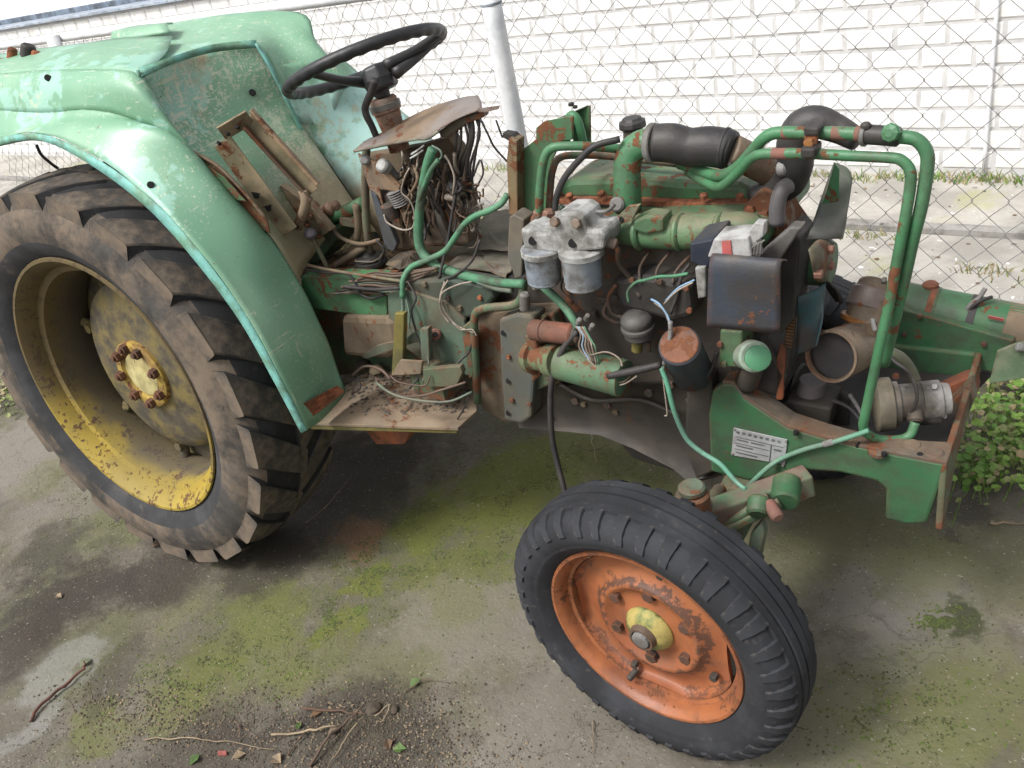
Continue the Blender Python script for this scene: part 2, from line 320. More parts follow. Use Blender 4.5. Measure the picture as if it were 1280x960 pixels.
# ============================================================ SETTING
def gz(x, y):     # ground height
    p = Vector((x, y, 0)); z = .006*mnoise.noise(p*2.1)+.003*mnoise.noise(p*7)
    d = math.hypot(x+2.2, y-.95); z -= .022*math.exp(-(d/.55)**2)
    d = math.hypot(x+.6, y-.95); z -= .004*math.exp(-(d/.3)**2)
    return z-.004
def ground_mat():
    n = NT('mossy_stained_concrete')
    wn = n.new('ShaderNodeTexNoise'); wn.inputs['Scale'].default_value = 3.2; wn.inputs['Detail'].default_value = 7; wn.inputs['Roughness'].default_value = .62
    n.link(n.co, wn.inputs['Vector'])
    v1 = n.new('ShaderNodeVectorMath', operation='SUBTRACT'); n.link(wn.outputs['Color'], v1.inputs[0]); v1.inputs[1].default_value = (.5, .5, .5)
    v2 = n.new('ShaderNodeVectorMath', operation='MULTIPLY_ADD'); n.link(v1.outputs[0], v2.inputs[0]); v2.inputs[1].default_value = (.55, .55, 0); n.link(n.co, v2.inputs[2])
    q = v2.outputs[0]
    edge = n.math('MULTIPLY', n.math('SUBTRACT', n.noise(13, 9, .72), .5), 1.5)
    c = n.mix(n.ramp(n.noise(2.4, 8, .6), .35, .65), (.095, .083, .064), (.140, .124, .096))
    c = n.mix(n.ramp(n.noise(17, 9, .75), .44, .62, 0, .55), c, (.07, .062, .048)); c = n.mix(n.ramp(n.noise(9, 9, .7, dist=.4), .54, .66, 0, .5), c, (.20, .185, .155))
    c = n.mix(n.ramp(n.noise(60, 4, .7), .4, .7, 0, .45), c, (.10, .09, .075))
    c = n.mix(n.ramp(n.noise(1.7, 8, .65), .45, .62, 0, .7), c, (.098, .10, .045))
    def patch(c, px, py, rx, col, k=1., ry=None, ang=0.):
        g = G(px, py); mp = n.new('ShaderNodeMapping', vector_type='TEXTURE')
        mp.inputs['Location'].default_value = (g.x, g.y, 0); mp.inputs['Rotation'].default_value = (0, 0, ang); mp.inputs['Scale'].default_value = (rx, ry or rx, 1)
        n.link(q, mp.inputs[0]); ln = n.new('ShaderNodeVectorMath', operation='LENGTH'); n.link(mp.outputs[0], ln.inputs[0])
        f = n.ramp(n.math('ADD', ln.outputs['Value'], edge), .52, 1.12, k, 0.)
        return n.mix(f, c, col)
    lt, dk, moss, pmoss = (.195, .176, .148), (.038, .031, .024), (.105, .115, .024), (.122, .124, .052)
    for a in ((30, 560, .35, lt, .8), (60, 640, .22, lt, .5), (600, 770, .22, lt, .55), (700, 930, .25, lt, .45), (1120, 740, .22, (.2, .185, .17), .5),
              (1010, 900, .2, lt, .5), (40, 870, .1, (.25, .25, .235), .45), (10, 940, .09, (.25, .25, .235), .45),
              (160, 640, .17, pmoss, .7), (60, 590, .15, pmoss, .4), (330, 800, .20, pmoss, .75), (250, 850, .16, moss, .6), (200, 770, .1, pmoss, .5), (120, 900, .10, moss, .6), (480, 830, .14, pmoss, .4),
              (650, 600, .22, moss, 1.), (700, 560, .2, moss, .8), (540, 640, .14, moss, .95), (470, 710, .09, moss, .95), (435, 765, .06, moss, .9), (760, 590, .18, moss, .8), (620, 680, .12, moss, .6), (600, 740, .1, moss, .35), (700, 650, .13, moss, .6), (560, 700, .1, moss, .55), (330, 760, .14, moss, .55), (400, 800, .12, moss, .4), (820, 620, .12, moss, .6), (1150, 700, .14, pmoss, .5), (1230, 900, .16, moss, .4),
              (1160, 860, .22, pmoss, .5), (1090, 960, .2, pmoss, .45), (1240, 700, .20, pmoss, .5), (1060, 640, .2, pmoss, .5),
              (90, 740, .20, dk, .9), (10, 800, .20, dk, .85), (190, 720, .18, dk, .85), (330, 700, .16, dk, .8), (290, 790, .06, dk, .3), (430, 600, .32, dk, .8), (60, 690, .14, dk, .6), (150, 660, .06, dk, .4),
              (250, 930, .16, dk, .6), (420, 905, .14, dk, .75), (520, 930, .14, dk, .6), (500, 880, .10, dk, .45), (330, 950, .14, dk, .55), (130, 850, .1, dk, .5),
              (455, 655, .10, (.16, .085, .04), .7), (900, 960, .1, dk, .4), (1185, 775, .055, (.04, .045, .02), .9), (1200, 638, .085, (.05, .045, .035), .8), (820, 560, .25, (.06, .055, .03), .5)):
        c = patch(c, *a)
    # cracks and pores
    vo = n.new('ShaderNodeTexVoronoi', feature='DISTANCE_TO_EDGE'); vo.inputs['Scale'].default_value = 1.15; n.link(q, vo.inputs['Vector'])
    cr_ = n.ramp(vo.outputs['Distance'], .0005, .005, .22, 0.); c = n.mix(cr_, c, (.045, .04, .03))
    sp = n.ramp(n.noise(140, 3, .5), .66, .72, 0, .8); c = n.mix(sp, c, (.30, .28, .24))
    sp2 = n.ramp(n.noise(95, 4, .6), .64, .70, 0, .75); c = n.mix(sp2, c, (.05, .04, .03))
    h = n.math('ADD', n.math('ADD', n.noise(22, 8, .7), n.math('MULTIPLY', n.noise(110, 4, .6), .5)), n.math('MULTIPLY', cr_, -1.2))
    rg = n.ramp(n.noise(3, 4), .4, .7, .62, .95)
    return n.done(c, rg, 0., h, .7, .006, .35)
M['ground'] = ground_mat()
def build_ground():
    xs = list(np.linspace(-4.2, .6, 130)); ys = list(np.linspace(-.2, 2.4, 80))
    xs = [-60, -25, -12, -7, -5]+xs+[1.5, 3, 8, 20, 60]; ys = [-60, -20, -6, -2, -.8]+ys+[2.52]
    vs = [(x, y, gz(x, y)) for x in xs for y in ys]; n = len(ys)
    fs = [(i*n+j, (i+1)*n+j, (i+1)*n+j+1, i*n+j+1) for i in range(len(xs)-1) for j in range(n-1)]
    tag(mesh('ground', vs, fs, M['ground'], smooth=True), 'stained mossy concrete yard under the tractor', kind='structure')
build_ground()
def pave_mat():
    n = NT('pale_pavement'); c = n.mix(n.ramp(n.noise(3, 7, .6), .4, .62), (.40, .38, .345), (.28, .265, .24))
    c = n.mix(n.ramp(n.noise(2.2, 7, .65), .54, .66, 0, .7), c, (.33, .33, .17))
    c = n.mix(n.ramp(n.noise(45, 6, .7), .55, .7, 0, .6), c, (.24, .22, .19))
    c = n.mix(n.ramp(n.noise(30, 3, .5), .68, .72), c, (.75, .74, .72))
    return n.done(c, .85, 0., n.noise(50, 6), .4, .004)
M['pave'] = pave_mat()
def strip(name, y0, y1, z, label, mat, z0=-.3):
    vs = [(-60, y0, z), (60, y0, z), (60, y1, z), (-60, y1, z), (-60, y0, z0), (60, y0, z0)]
    return tag(mesh(name, vs, [(0, 1, 2, 3), (4, 5, 1, 0)], mat), label, kind='structure')
strip('pavement', 2.52, 3.34, .012, 'pale weathered paving strip just beyond the chain link fence', M['pave'])
kb = mesh('kerb', [(-60, 3.342, .035), (60, 3.342, .035), (60, 3.40, .035), (-60, 3.40, .035), (-60, 3.342, 0), (60, 3.342, 0)], [(0, 1, 2, 3), (4, 5, 1, 0)],
          worn('kerb_stone', (.30, .29, .27), (.24, .23, .21), 0, .2, .9)); tag(kb, 'low grey kerb line along the paving', kind='structure')
strip('path', 3.40, 4.3, .002, 'pale path at the foot of the white wall', M['pave'])
# ---- brick wall
def brick_mat():
    n = NT('white_painted_brick')
    oi = n.new('ShaderNodeObjectInfo')
    c = n.mix(n.ramp(n.noise(5, 5), .4, .65), (.78, .78, .775), (.70, .69, .67))
    c = n.mix(n.ramp(oi.outputs['Random'], .8, 1., 0, .6), c, (.80, .77, .71))
    c = n.mix(n.ramp(n.noise(14, 9, .72), .52, .68, 0, .55), c, (.56, .53, .46))
    return n.done(c, .8, 0., n.noise(28, 8, .65), .5, .006)
M['brick'] = brick_mat()
M['mortar'] = worn('pale_mortar', (.58, .575, .57), (.52, .515, .51), 0., .0, .9, grime=.08)
wall = empty('brick_wall', (-3, 4.0, 0)); tag(wall, 'long white painted brick wall across the path behind the fence', 'wall')
def brick_geo(L, h, d, ch=.006):
    # block with a softened front edge
    x, z = L/2, h/2
    vs = [(-x, 0, -z), (x, 0, -z), (x, 0, z), (-x, 0, z), (-x, -d+ch, -z), (x, -d+ch, -z), (x, -d+ch, z), (-x, -d+ch, z),
          (-x+ch, -d, -z+ch), (x-ch, -d, -z+ch), (x-ch, -d, z-ch), (-x+ch, -d, z-ch)]
    fs = [(8, 9, 10, 11), (4, 5, 9, 8), (5, 6, 10, 9), (6, 7, 11, 10), (7, 4, 8, 11), (0, 1, 5, 4), (1, 2, 6, 5), (2, 3, 7, 6), (3, 0, 4, 7)]
    return vs, fs
BL, BH = .205, .0868; rows = 13
bl = []
for j in range(rows):
    for i in range(-56, 14):
        x = i*BL+(j % 2)*BL/2+.06; bl.append((abs(x+.6), x, (j+.5)*BH+.03))
bl.sort(); bvar = []
for k in range(5):
    vs, fs = brick_geo(BL-.011-random.random()*.004, BH-.010-random.random()*.003, .0065+.0015*random.random())
    me = bpy.data.meshes.new('brick'); me.from_pydata([(a+random.uniform(-.0015, .0015), b, c+random.uniform(-.0015, .0015)) for a, b, c in vs], [], fs); me.materials.append(M['brick']); bvar.append(me)
rest_v, rest_f = [], []
for n_, (_, x, z) in enumerate(bl):
    if n_ < 298:
        o = bpy.data.objects.new('brick', random.choice(bvar)); link(o, wall); o.location = (x+3, random.uniform(-.002, .002), z); o.rotation_euler = (random.uniform(-.012, .012), random.uniform(-.006, .006), random.uniform(-.006, .006))
    else:
        b = len(rest_v); vs, fs = brick_geo(BL-.013, BH-.012, .007+random.uniform(-.001, .001))
        rest_v += [(a+x+3, q, c+z) for a, q, c in vs]; rest_f += [tuple(b+i for i in f) for f in fs]
tag(mesh('brickwork', rest_v, rest_f, M['brick'], wall), kind='stuff')
mesh('mortar_core', [(-10, -.003, 0), (10, -.003, 0), (10, -.003, 1.165), (-10, -.003, 1.165), (-10, .2, 0), (10, .2, 0), (10, .2, 1.165), (-10, .2, 1.165)],
     [(0, 1, 2, 3), (7, 6, 5, 4), (3, 2, 6, 7), (1, 5, 6, 2), (4, 0, 3, 7)], M['mortar'], wall)
box('coping', (0, .09, 1.18), (20, .26, .02), worn('blue_grey_coping', (.40, .45, .52), (.32, .38, .46), 0, .0, .6), wall)
a = WY(1250, 0, 3.975); b = WY(1232, 150, 3.975); xx = (a.x+b.x)/2
pipe('conduit', [(xx+3, -.022, 0.02), (xx+3, -.022, .6), (xx+3, -.022, 1.16)], .008, M['post'], wall, 8, label='thin white conduit running up the wall')
# ---- chain link fence
fence = empty('chain_link_fence', (-2.5, 2.25, 0)); tag(fence, 'chain link fence with white posts and top rail behind the tractor', 'fence')
FT = 1.235
pipe('top_rail', [(-3.5, 0, FT+.012), (0, 0, FT+.012), (4, 0, FT+.012)], .021, M['post'], fence, 12)
pA, pB = WY(615.5, 5, 2.204), WY(651, 200, 2.204)
for px in ((pA.x+pB.x)/2, -4.35, .78):
    po = pipe('post', [(px+2.5, -.046, -.02), (px+2.5, -.046, .6), (px+2.5, -.046, FT+.03)], .031, M['post'], fence, 20)
    can('post_cap', (px+2.5, -.046, pA.z-.004), (px+2.5, -.046, pA.z+.008), .033, worn('grey_cap', (.3, .34, .38), None, 0, 0, .5), po)
PER = .085; AMP = .0205
def wire_pts(s):
    p = []
    for k in range(0, 31):
        z = FT-k*PER/2; x = AMP*(1 if k % 2 else -1)*s; g = 1 if k % 2 else -1
        y = .002*g
        p += [(x-.0025*g*s, y, z+.0045), (x+.0006*g*s, -y*.2, z), (x-.0025*g*s, -y, z-.0045)]
    return p
wms = []
for s_ in (1, -1):
    vs, fs = tube_geo(wire_pts(s_), .00095, 5); wm = bpy.data.meshes.new('mesh_wire'); wm.from_pydata([tuple(v) for v in vs], [], fs); wm.materials.append(M['galv'])
    wm.polygons.foreach_set('use_smooth', [True]*len(wm.polygons)); wms.append(wm)
for i in range(168):
    o = bpy.data.objects.new('mesh_wire', wms[i % 2]); link(o, fence); o.location = (-3.1+i*2*AMP*.985, 0, 0); o.rotation_euler = (0, random.uniform(-.003, .003), 0)
# ============================================================ TRACTOR
T = empty('tractor', O, rot=(0, 0, PSI))
tag(T, 'stripped rusty green farm tractor with bare engine, yellow rear rim and orange front rim', 'tractor')
VC = .50
# ---- rear wheel
def wheel_frame(name, c, psi, camber):
    return empty(name, c, T, (-camber, 0, psi))      # local x forward, y inward, z up
RW = wheel_frame('rear_wheel', (0, 0, .5444), .0217, .07)
def ring(name, prof, mat, par, n=96, **k): return lathe(name, (0, 0, 0), (0, 1, 0), prof, mat, par, n, caps=False, **k)
ring('tyre', [(.012, .374), (-.004, .39), (-.022, .425), (-.026, .46), (-.016, .50), (.002, .525), (.018, .540), (.06, .549), (.125, .553), (.19, .549), (.235, .540), (.255, .52), (.27, .48), (.272, .43), (.25, .38), (.235, .37)],
     M['tyre_side'], RW, mats=[M['tyre_side'], M['tyre_mud'], M['tyre_dark']], mi=[0, 0, 1, 1, 1, 1, 2, 2, 2, 2, 1, 1, 0, 0, 0])
# lugs: curved bars from the shoulder to the middle, worn and muddy on top
def lug_mesh(side, short=0.):
    N = 7; vs = []; hw0, hw1 = .066, .052
    for i in range(N):
        t = i/(N-1)
        y = (-.012+t*(.150-short)) if side == 0 else (.262-t*(.150-short))
        a = (.235*(t**1.05)) - (.05 if t == 0 else 0)*0
        rb = .538 if t > .12 else .500+t*.3
        base = .552-.9*((y-.125)**2)
        top = base+.011 if t > .1 else .545
        for (s, rr) in ((-1, rb-.02), (-1, top-.003), (-.88, top), (.88, top), (1, top-.003), (1, rb-.02)):
            hw = (hw0*(1-t)+hw1*t)/.57; an = a+s*hw*(1.2 if rr < .54 else .88)
            vs.append((rr*math.sin(an), y, rr*math.cos(an)))
    fs = []; mi = []
    for i in range(N-1):
        for k in range(5):
            fs.append((i*6+k, i*6+k+1, (i+1)*6+k+1, (i+1)*6+k)); mi.append(0 if k in (1, 2, 3) else 1)
    fs.append((0, 1, 2, 3, 4, 5)); mi.append(0); fs.append(tuple((N-1)*6+k for k in (5, 4, 3, 2, 1, 0))); mi.append(1)
    if side == 0: fs = [tuple(reversed(f)) for f in fs]
    me = bpy.data.meshes.new('lug'); me.from_pydata(vs, [], fs); me.materials.append(M['tyre_mud']); me.materials.append(M['tyre_dark'])
    me.polygons.foreach_set('material_index', mi); me.polygons.foreach_set('use_smooth', [True]*len(fs)); me.set_sharp_from_angle(angle=R(30)); return me
NL = 22
for side in (0, 1):
    me = lug_mesh(side)
    for i in range(NL):
        o = bpy.data.objects.new('lug', me); link(o, RW); bv_ = o.modifiers.new('b', 'BEVEL'); bv_.width = .007; bv_.segments = 2; bv_.limit_method = 'ANGLE'; bv_.angle_limit = R(35); o.rotation_euler = (0, 2*math.pi*(i+.5*side)/NL+random.uniform(-.01, .01), 0)
ring('rim', [(.014, .372), (.002, .379), (-.003, .377), (-.003, .369), (.006, .361), (.024, .349), (.045, .343), (.050, .325), (.085, .316), (.17, .312), (.2, .33), (.235, .36), (.24, .372)], M['yellow'], RW)
lathe('wheel_disc', (0, .104, 0), (0, 1, 0), [(-.002, 0.0005), (0, .05), (.004, .10), (.012, .17), (.022, .225), (.036, .252), (.055, .262), (.075, .262), (.080, .29), (.085, .335)], M['disc'], RW, 72, caps=False)
lathe('hub_flange', (0, .090, 0), (0, 1, 0), [(.022, .102), (.008, .100), (.004, .094), (.004, .074), (.010, .070), (.012, .066)], worn('rusty_yellow_flange', (.36, .25, .05), (.28, .17, .05), .52, .25, .85, 2.), RW, 48, caps=False)
lathe('hub_cap', (0, .096, 0), (0, 1, 0), [(-.001, .0005), (0, .05), (.004, .063), (.012, .067)], M['cream'], RW, 40, caps=False)
for k, a in enumerate((14, 62, 100, 140, 186, 232, 278, 325)):
    g = R(a); c = Vector((.083*math.cos(g), .094, .083*math.sin(g)))
    nb = bolt(c, (0, -1, 0), .0145, RW, M['nut'], h=.016, name='wheel_nut'); can('stud', c+Vector((0, -.014, 0)), c+Vector((0, -.022, 0)), .0075, M['nut'], RW, 10, e=.001)
for a in (30, 100, 160, 215, 262, 335):
    g = R(a); c = Vector((math.cos(g), 0, math.sin(g)))
    p0 = c*.272+Vector((0, .165, 0)); p1 = c*.315+Vector((0, .16, 0))
    can('rim_clamp', p0, p1, .014, M['disc'], RW, 14); bolt(p0+Vector((0, -.012, 0)), (0, -1, 0), .015, RW, M['disc'])
can('axle_housing', (0, .12, 0), (0, .55, 0), .075, M['green_dirty'], RW)
# far rear wheel (seen under the transmission)
RF = empty('rear_wheel', (0, 2*VC, .5444), T, (0, 0, math.pi))
for o in list(RW.children):
    if o.name.split('.')[0] in ('tyre', 'lug', 'rim', 'wheel_disc'):
        c = o.copy(); link(c, RF)
# ---- front wheel
FWC = Vector((1.5345, -.0379, .2835)); FW = wheel_frame('front_wheel', FWC, -.0917, .003)
tp = [(.006, .195), (-.006, .203), (-.019, .218), (-.0215, .2225), (-.0215, .226), (-.0235, .229), (-.026, .243), (-.022, .262), (-.010, .276), (.0, .282)]
x = .004
for r_ in range(4):
    tp += [(x, .2825+.0035*(r_ in (1, 2))), (x+.001, .2885+.003*(r_ in (1, 2))), (x+.0165, .2888+.003*(r_ in (1, 2))), (x+.0185, .2825+.003*(r_ in (1, 2)))]; x += .0215
tp += [(.096, .276), (.108, .262), (.113, .243), (.107, .222), (.093, .203), (.085, .196)]
ring('tyre', tp, M['tyre_front'], FW, 120)
def block_mesh(side):
    vs = []; fs = []
    prof = ((.2865, .008), (.2830, -.004), (.270, -.0185), (.249, -.0268)) if side == 0 else ((.2865, .080), (.2830, .092), (.270, .1065), (.249, .1145))
    hw = (.058, .056, .050, .026)
    sg = -1 if side == 0 else 1
    for (rr, y), h in zip(prof, hw):
        for s, o_ in ((-1, -.007), (-.7, .0026), (.7, .0026), (1, -.007)):
            an = s*h*.95+.02*(s > 0)*(rr < .27); r2 = rr+ (o_ if rr > .28 else o_*.3); vs.append((r2*math.sin(an), y+sg*o_*.9, r2*math.cos(an)))
    for i in range(3):
        for k in range(3): fs.append((i*4+k, i*4+k+1, (i+1)*4+k+1, (i+1)*4+k))
    fs.append((0, 1, 2, 3)); fs.append((15, 14, 13, 12))
    if side == 0: fs = [tuple(reversed(f)) for f in fs]
    me = bpy.data.meshes.new('tread_block'); me.from_pydata(vs, [], fs); me.materials.append(M['tyre_front']); me.polygons.foreach_set('use_smooth', [True]*len(me.polygons)); me.set_sharp_from_angle(angle=R(50)); return me
for side in (0, 1):
    me = block_mesh(side)
    for i in range(38):
        o = bpy.data.objects.new('tread_block', me); link(o, FW); o.rotation_euler = (0, 2*math.pi*(i+.5*side+0)/38+random.uniform(-.012, .012), 0)
ring('rim', [(.008, .193), (-.001, .199), (-.005, .1975), (-.005, .192), (.002, .185), (.012, .181), (.024, .179), (.027, .171), (.05, .166), (.07, .168), (.085, .19)], M['orange'], FW, 80)
def orange_disc():
    n = NT('rust_ringed_orange_disc'); sp = n.new('ShaderNodeSeparateXYZ'); n.link(n.co, sp.inputs[0])
    rr = n.math('SQRT', n.math('ADD', n.math('MULTIPLY', sp.outputs[0], sp.outputs[0]), n.math('MULTIPLY', sp.outputs[2], sp.outputs[2])))
    c = n.mix(n.ramp(n.noise(12, 6), .35, .65), (.31, .108, .042), (.24, .078, .033))
    jit = n.math('MULTIPLY', n.math('SUBTRACT', n.noise(40, 8, .75), .5), .10)
    d = n.math('ABSOLUTE', n.math('SUBTRACT', n.math('ADD', rr, jit), .108))
    m1 = n.ramp(d, .004, .011, .9, 0.); m2 = n.ramp(n.math('ABSOLUTE', n.math('SUBTRACT', n.math('ADD', rr, jit), .166)), .001, .006, .8, 0.)
    sp2 = n.ramp(n.noise(60, 8, .75), .64, .67, 0, .9); c = n.mix(n.ramp(n.noise(16, 6, .6), .50, .68, 0, .55), c, (.19, .085, .05))
    c = n.mix(n.math('MAXIMUM', n.math('MAXIMUM', m1, m2), sp2), c, (.075, .04, .028))
    return n.done(c, .5, 0., n.noise(60, 8, .7), .3, .002)
M['orange_disc'] = orange_disc()
# pressed disc, cut back in four places so that slots open to the rim
def front_disc():
    prof = [(.027, 1.0), (.040, .985), (.046, .93), (.043, .80), (.034, .68), (.026, .625), (.0215, .60), (.024, .55), (.034, .50), (.036, .36), (.030, .30), (.030, .0)]
    n = 96; vs = []
    for t, f in prof:
        for k in range(n):
            g = 2*math.pi*k/n+.55; q = math.cos(g*2)**2 if False else abs(math.cos(2*g))
            cut = 1-.085*max(0, (math.cos(4*(g))-.25)/.75)**.6 if math.cos(4*g) > .25 else 1
            r = .169*f*(1-(1-cut)*max(0, (f-.8)/.2))
            vs.append((r*math.cos(g), t, r*math.sin(g)))
    fs = [(i*n+k, (i+1)*n+k, (i+1)*n+(k+1) % n, i*n+(k+1) % n) for i in range(len(prof)-1) for k in range(n)]
    return mesh('wheel_disc', vs, fs, M['orange_disc'], FW, True)
front_disc()
hb = lathe('hub', (0, .030, 0), (0, -1, 0), [(0, .048), (.004, .049), (.008, .047), (.013, .044), (.020, .036), (.024, .028)], M['hubyg'], FW, 40)
lathe('hub_cap', (0, .010, 0), (0, -1, 0), [(0, .028), (.010, .026), (.016, .0245), (.0155, .020), (.010, .018), (.010, .008)], worn('brown_hub_nose', (.12, .085, .06), None, .4, .3), FW, 32)
lathe('axle_nut', (0, .004, 0), (0, -1, 0), [(0, .018), (.012, .017), (.013, .012)], M['grey'], FW, 12, smooth=False)
for k in range(6):
    g = R(25+60*k); c = Vector((.083*math.cos(g), .030, .083*math.sin(g)))
    if k in (1, 4): can('stud_hole', c+Vector((0, .003, 0)), c+Vector((0, .010, 0)), .016, M['black'], FW, 16)
    bolt(c+Vector((0, .006, 0)), (0, -1, 0), .0125, FW, worn('dark_rust_nut', (.10, .05, .035), None, .3, .2), h=.014, name='wheel_nut')
for a, rr in ((248, .142), (75, .15), (330, .14)):
    g = R(a); c = Vector((rr*math.cos(g), .036, rr*math.sin(g))); bolt(c, (0, -1, 0), .008, FW, M['cast_dark'], h=.012, name='rivet')
pipe('valve', [(-.05, .03, -.145), (-.051, .018, -.146), (-.053, .006, -.148)], .0065, M['rubber'], FW, 8)
FF = empty('front_wheel', (1.5345, .94, .2735), T, (0, 0, math.pi))
for o in list(FW.children):
    if o.name.split('.')[0] in ('tyre', 'tread_block', 'rim', 'wheel_disc', 'hub'):
        c = o.copy(); link(c, FF)
        c.parent = FF
# ---- front axle
kp = P(866, 622, v=.115)
can('kingpin', kp+Vector((0, 0, .012)), kp+Vector((0, 0, -.20)), .030, M['green_dirty'], T); can('kingpin_cap', kp+Vector((0, 0, .028)), kp+Vector((0, 0, .012)), .024, M['green_grey'], T)
can('stub_axle', (1.53, .03, .2835), (1.53, .14, .2835), .03, M['cast'], T)
bar('axle_beam', P(884, 646, v=.165), P(1012, 600, v=.30), .050, .042, M['axle'])
bar('radius_arm', P(905, 664, v=.16), P(975, 628, v=.21), .016, .016, M['green_dirty'])
box('axle_beam', (1.60, .50, .36), (.075, .62, .07), M['green_dirty'], T, bevel=.008)
can('pivot_boss', P(947, 644, v=.17), P(949, 622, v=.20), .020, M['green_frame'], T)
can('pivot_boss', P(981, 628, v=.22), P(984, 600, v=.27), .026, M['green_frame'], T)
can('grease_stub', P(973, 648, v=.165), P(960, 628, v=.195), .012, M['brown_joint'], T, 12)
pipe('tie_rod', T3([(905, 658, .17), (925, 645, .18), (960, 620, .21)]), .008, M['green_dirty'], T)
slab('steering_arm', [(938, 668), (952, 652), (956, 668), (950, 700), (934, 690)], .19, .21, M['green_grey'], T)
can('spindle_link', P(900, 612, v=.26), P(880, 640, v=.15), .014, M['green_dirty'], T)
# ---- front frame (bolster): two side walls, front plate, floor
SV = .32
side_px = [(888, 590), (885, 520), (890, 488), (903, 479), (917, 479), (930, 497), (985, 534), (1030, 547), (1073, 558), (1130, 570), (1183, 580), (1170, 622), (1158, 655), (1132, 656), (1106, 649), (1107, 612), (1096, 602), (1050, 591), (1005, 588), (985, 596), (936, 601)]
slab('front_frame', side_px, SV, SV+.022, M['green_frame'], T, .006)
flo = [P(x, y, v=SV+.001) for x, y in ((903, 478), (917, 479), (930, 497), (985, 534), (1030, 547), (1073, 558), (1130, 570), (1184, 580))]
vs = []; fs = []
for i, p in enumerate(flo):
    wd = (.03, .045, .05, .045, .04, .038, .045, .06)[i]
    vs += [p+Vector((0, 0, .004)), p+Vector((0, wd, .004)), p+Vector((0, 0, -.006)), p+Vector((0, wd, -.006))]
for i in range(len(flo)-1):
    a = i*4; b = a+4; fs += [(a, b, b+1, a+1), (a+1, b+1, b+3, a+3), (a+2, a+3, b+3, b+2), (a, a+2, b+2, b)]
fs += [(0, 1, 3, 2), (a+4, a+6, a+7, a+5)]
M['flange'] = worn('rusty_flange', (.085, .075, .06), (.15, .085, .05), .4, .5, .9)
mesh('top_flange', vs, fs, M['flange'], T, bevel=.002)
u1 = P(1184, 580, v=SV); u1.y = SV
far = [P(x, y, v=.68) for x, y in ((925, 400), (1040, 440), (1120, 445), (1185, 455))]
prism('front_plate', [Vector((u1.x-.012, SV, u1.z-.002)), Vector((u1.x-.012, .72, u1.z-.002)), Vector((u1.x-.012, .72, u1.z-.05)), Vector((u1.x-.012, SV+.12, u1.z-.07)), Vector((u1.x-.012, SV+.03, u1.z-.15)), Vector((u1.x-.012, SV, u1.z-.15))], (.012, 0, 0), worn('rusty_end_plate', (.13, .10, .06), (.10, .13, .07), .6, .4, .9), T, .004)
prism('front_frame', [Vector((1.45, .69, u1.z)), Vector((u1.x-.01, .69, u1.z)), Vector((u1.x-.01, .69, u1.z-.07)), Vector((1.45, .69, u1.z-.07))], (0, .022, 0), M['green_frame'], T, .005, label='far side wall of the front frame')
prism('frame_floor', [Vector((1.48, SV+.02, .465)), Vector((u1.x-.01, SV+.02, .465)), Vector((u1.x-.01, .69, .465)), Vector((1.48, .69, .465))], (0, 0, -.02), M['cast_dark'], T, .004)
for x, y, dz in ((995, 541, .020), (1072, 556, .006), (1105, 568, .004), (1150, 569, .002)):
    p = P(x, y, w=u1.z+dz); can('bolt_hole', p+Vector((0, 0, -.004)), p+Vector((0, 0, .004)), .005, M['black'], T, 10, e=.0005)
for x, y in ((1098, 562), (1140, 556), (1168, 566)):
    p = P(x, y, w=u1.z+.004); can('flange_boss', p+Vector((0, 0, -.012)), p+Vector((0, 0, .003)), .017, M['flange'], T, 14)
slab('frame_cheek', [(1170, 520), (1213, 480), (1218, 500), (1200, 545), (1180, 575)], .56, .60, worn('rusty_cheek', (.16, .10, .06), (.12, .1, .07), .6, .5), T)
slab('frame_bracket', [(1196, 478), (1218, 470), (1222, 490), (1210, 520), (1180, 520), (1170, 490)], .62, .66, M['rust'], T)
# data plate riveted to the side
pl = slab('data_plate', [(917, 535), (984, 550), (981, 581), (914, 569)], SV-.0035, SV-.001, M['label'], T, .0005)
a0, a1, b0 = P(917, 535, v=SV-.004), P(984, 550, v=SV-.004), P(914, 569, v=SV-.004)
def on_plate(s, t): return a0+(a1-a0)*s+(b0-a0)*t
for (s0, t0, s1, t1) in [(.06+.11*i, .08, .12+.11*i, .16) for i in range(8)]+[(.05, .28, .95, .30), (.05, .50, .70, .52), (.05, .72, .70, .74), (.72, .30, .74, .9), (.08, .36, .3, .40), (.35, .36, .6, .40), (.08, .58, .4, .62), (.08, .82, .5, .86), (.78, .40, .92, .46)]:
    prism('print_line', [on_plate(s0, t0), on_plate(s1, t0), on_plate(s1, t1), on_plate(s0, t1)], (0, -.0004, 0), M['label_ink'], pl, 0)
for s, t in ((.02, .05), (.98, .05), (.02, .93), (.98, .93)): bolt(on_plate(s, t), (0, -1, 0), .003, pl, M['grey'], name='rivet')
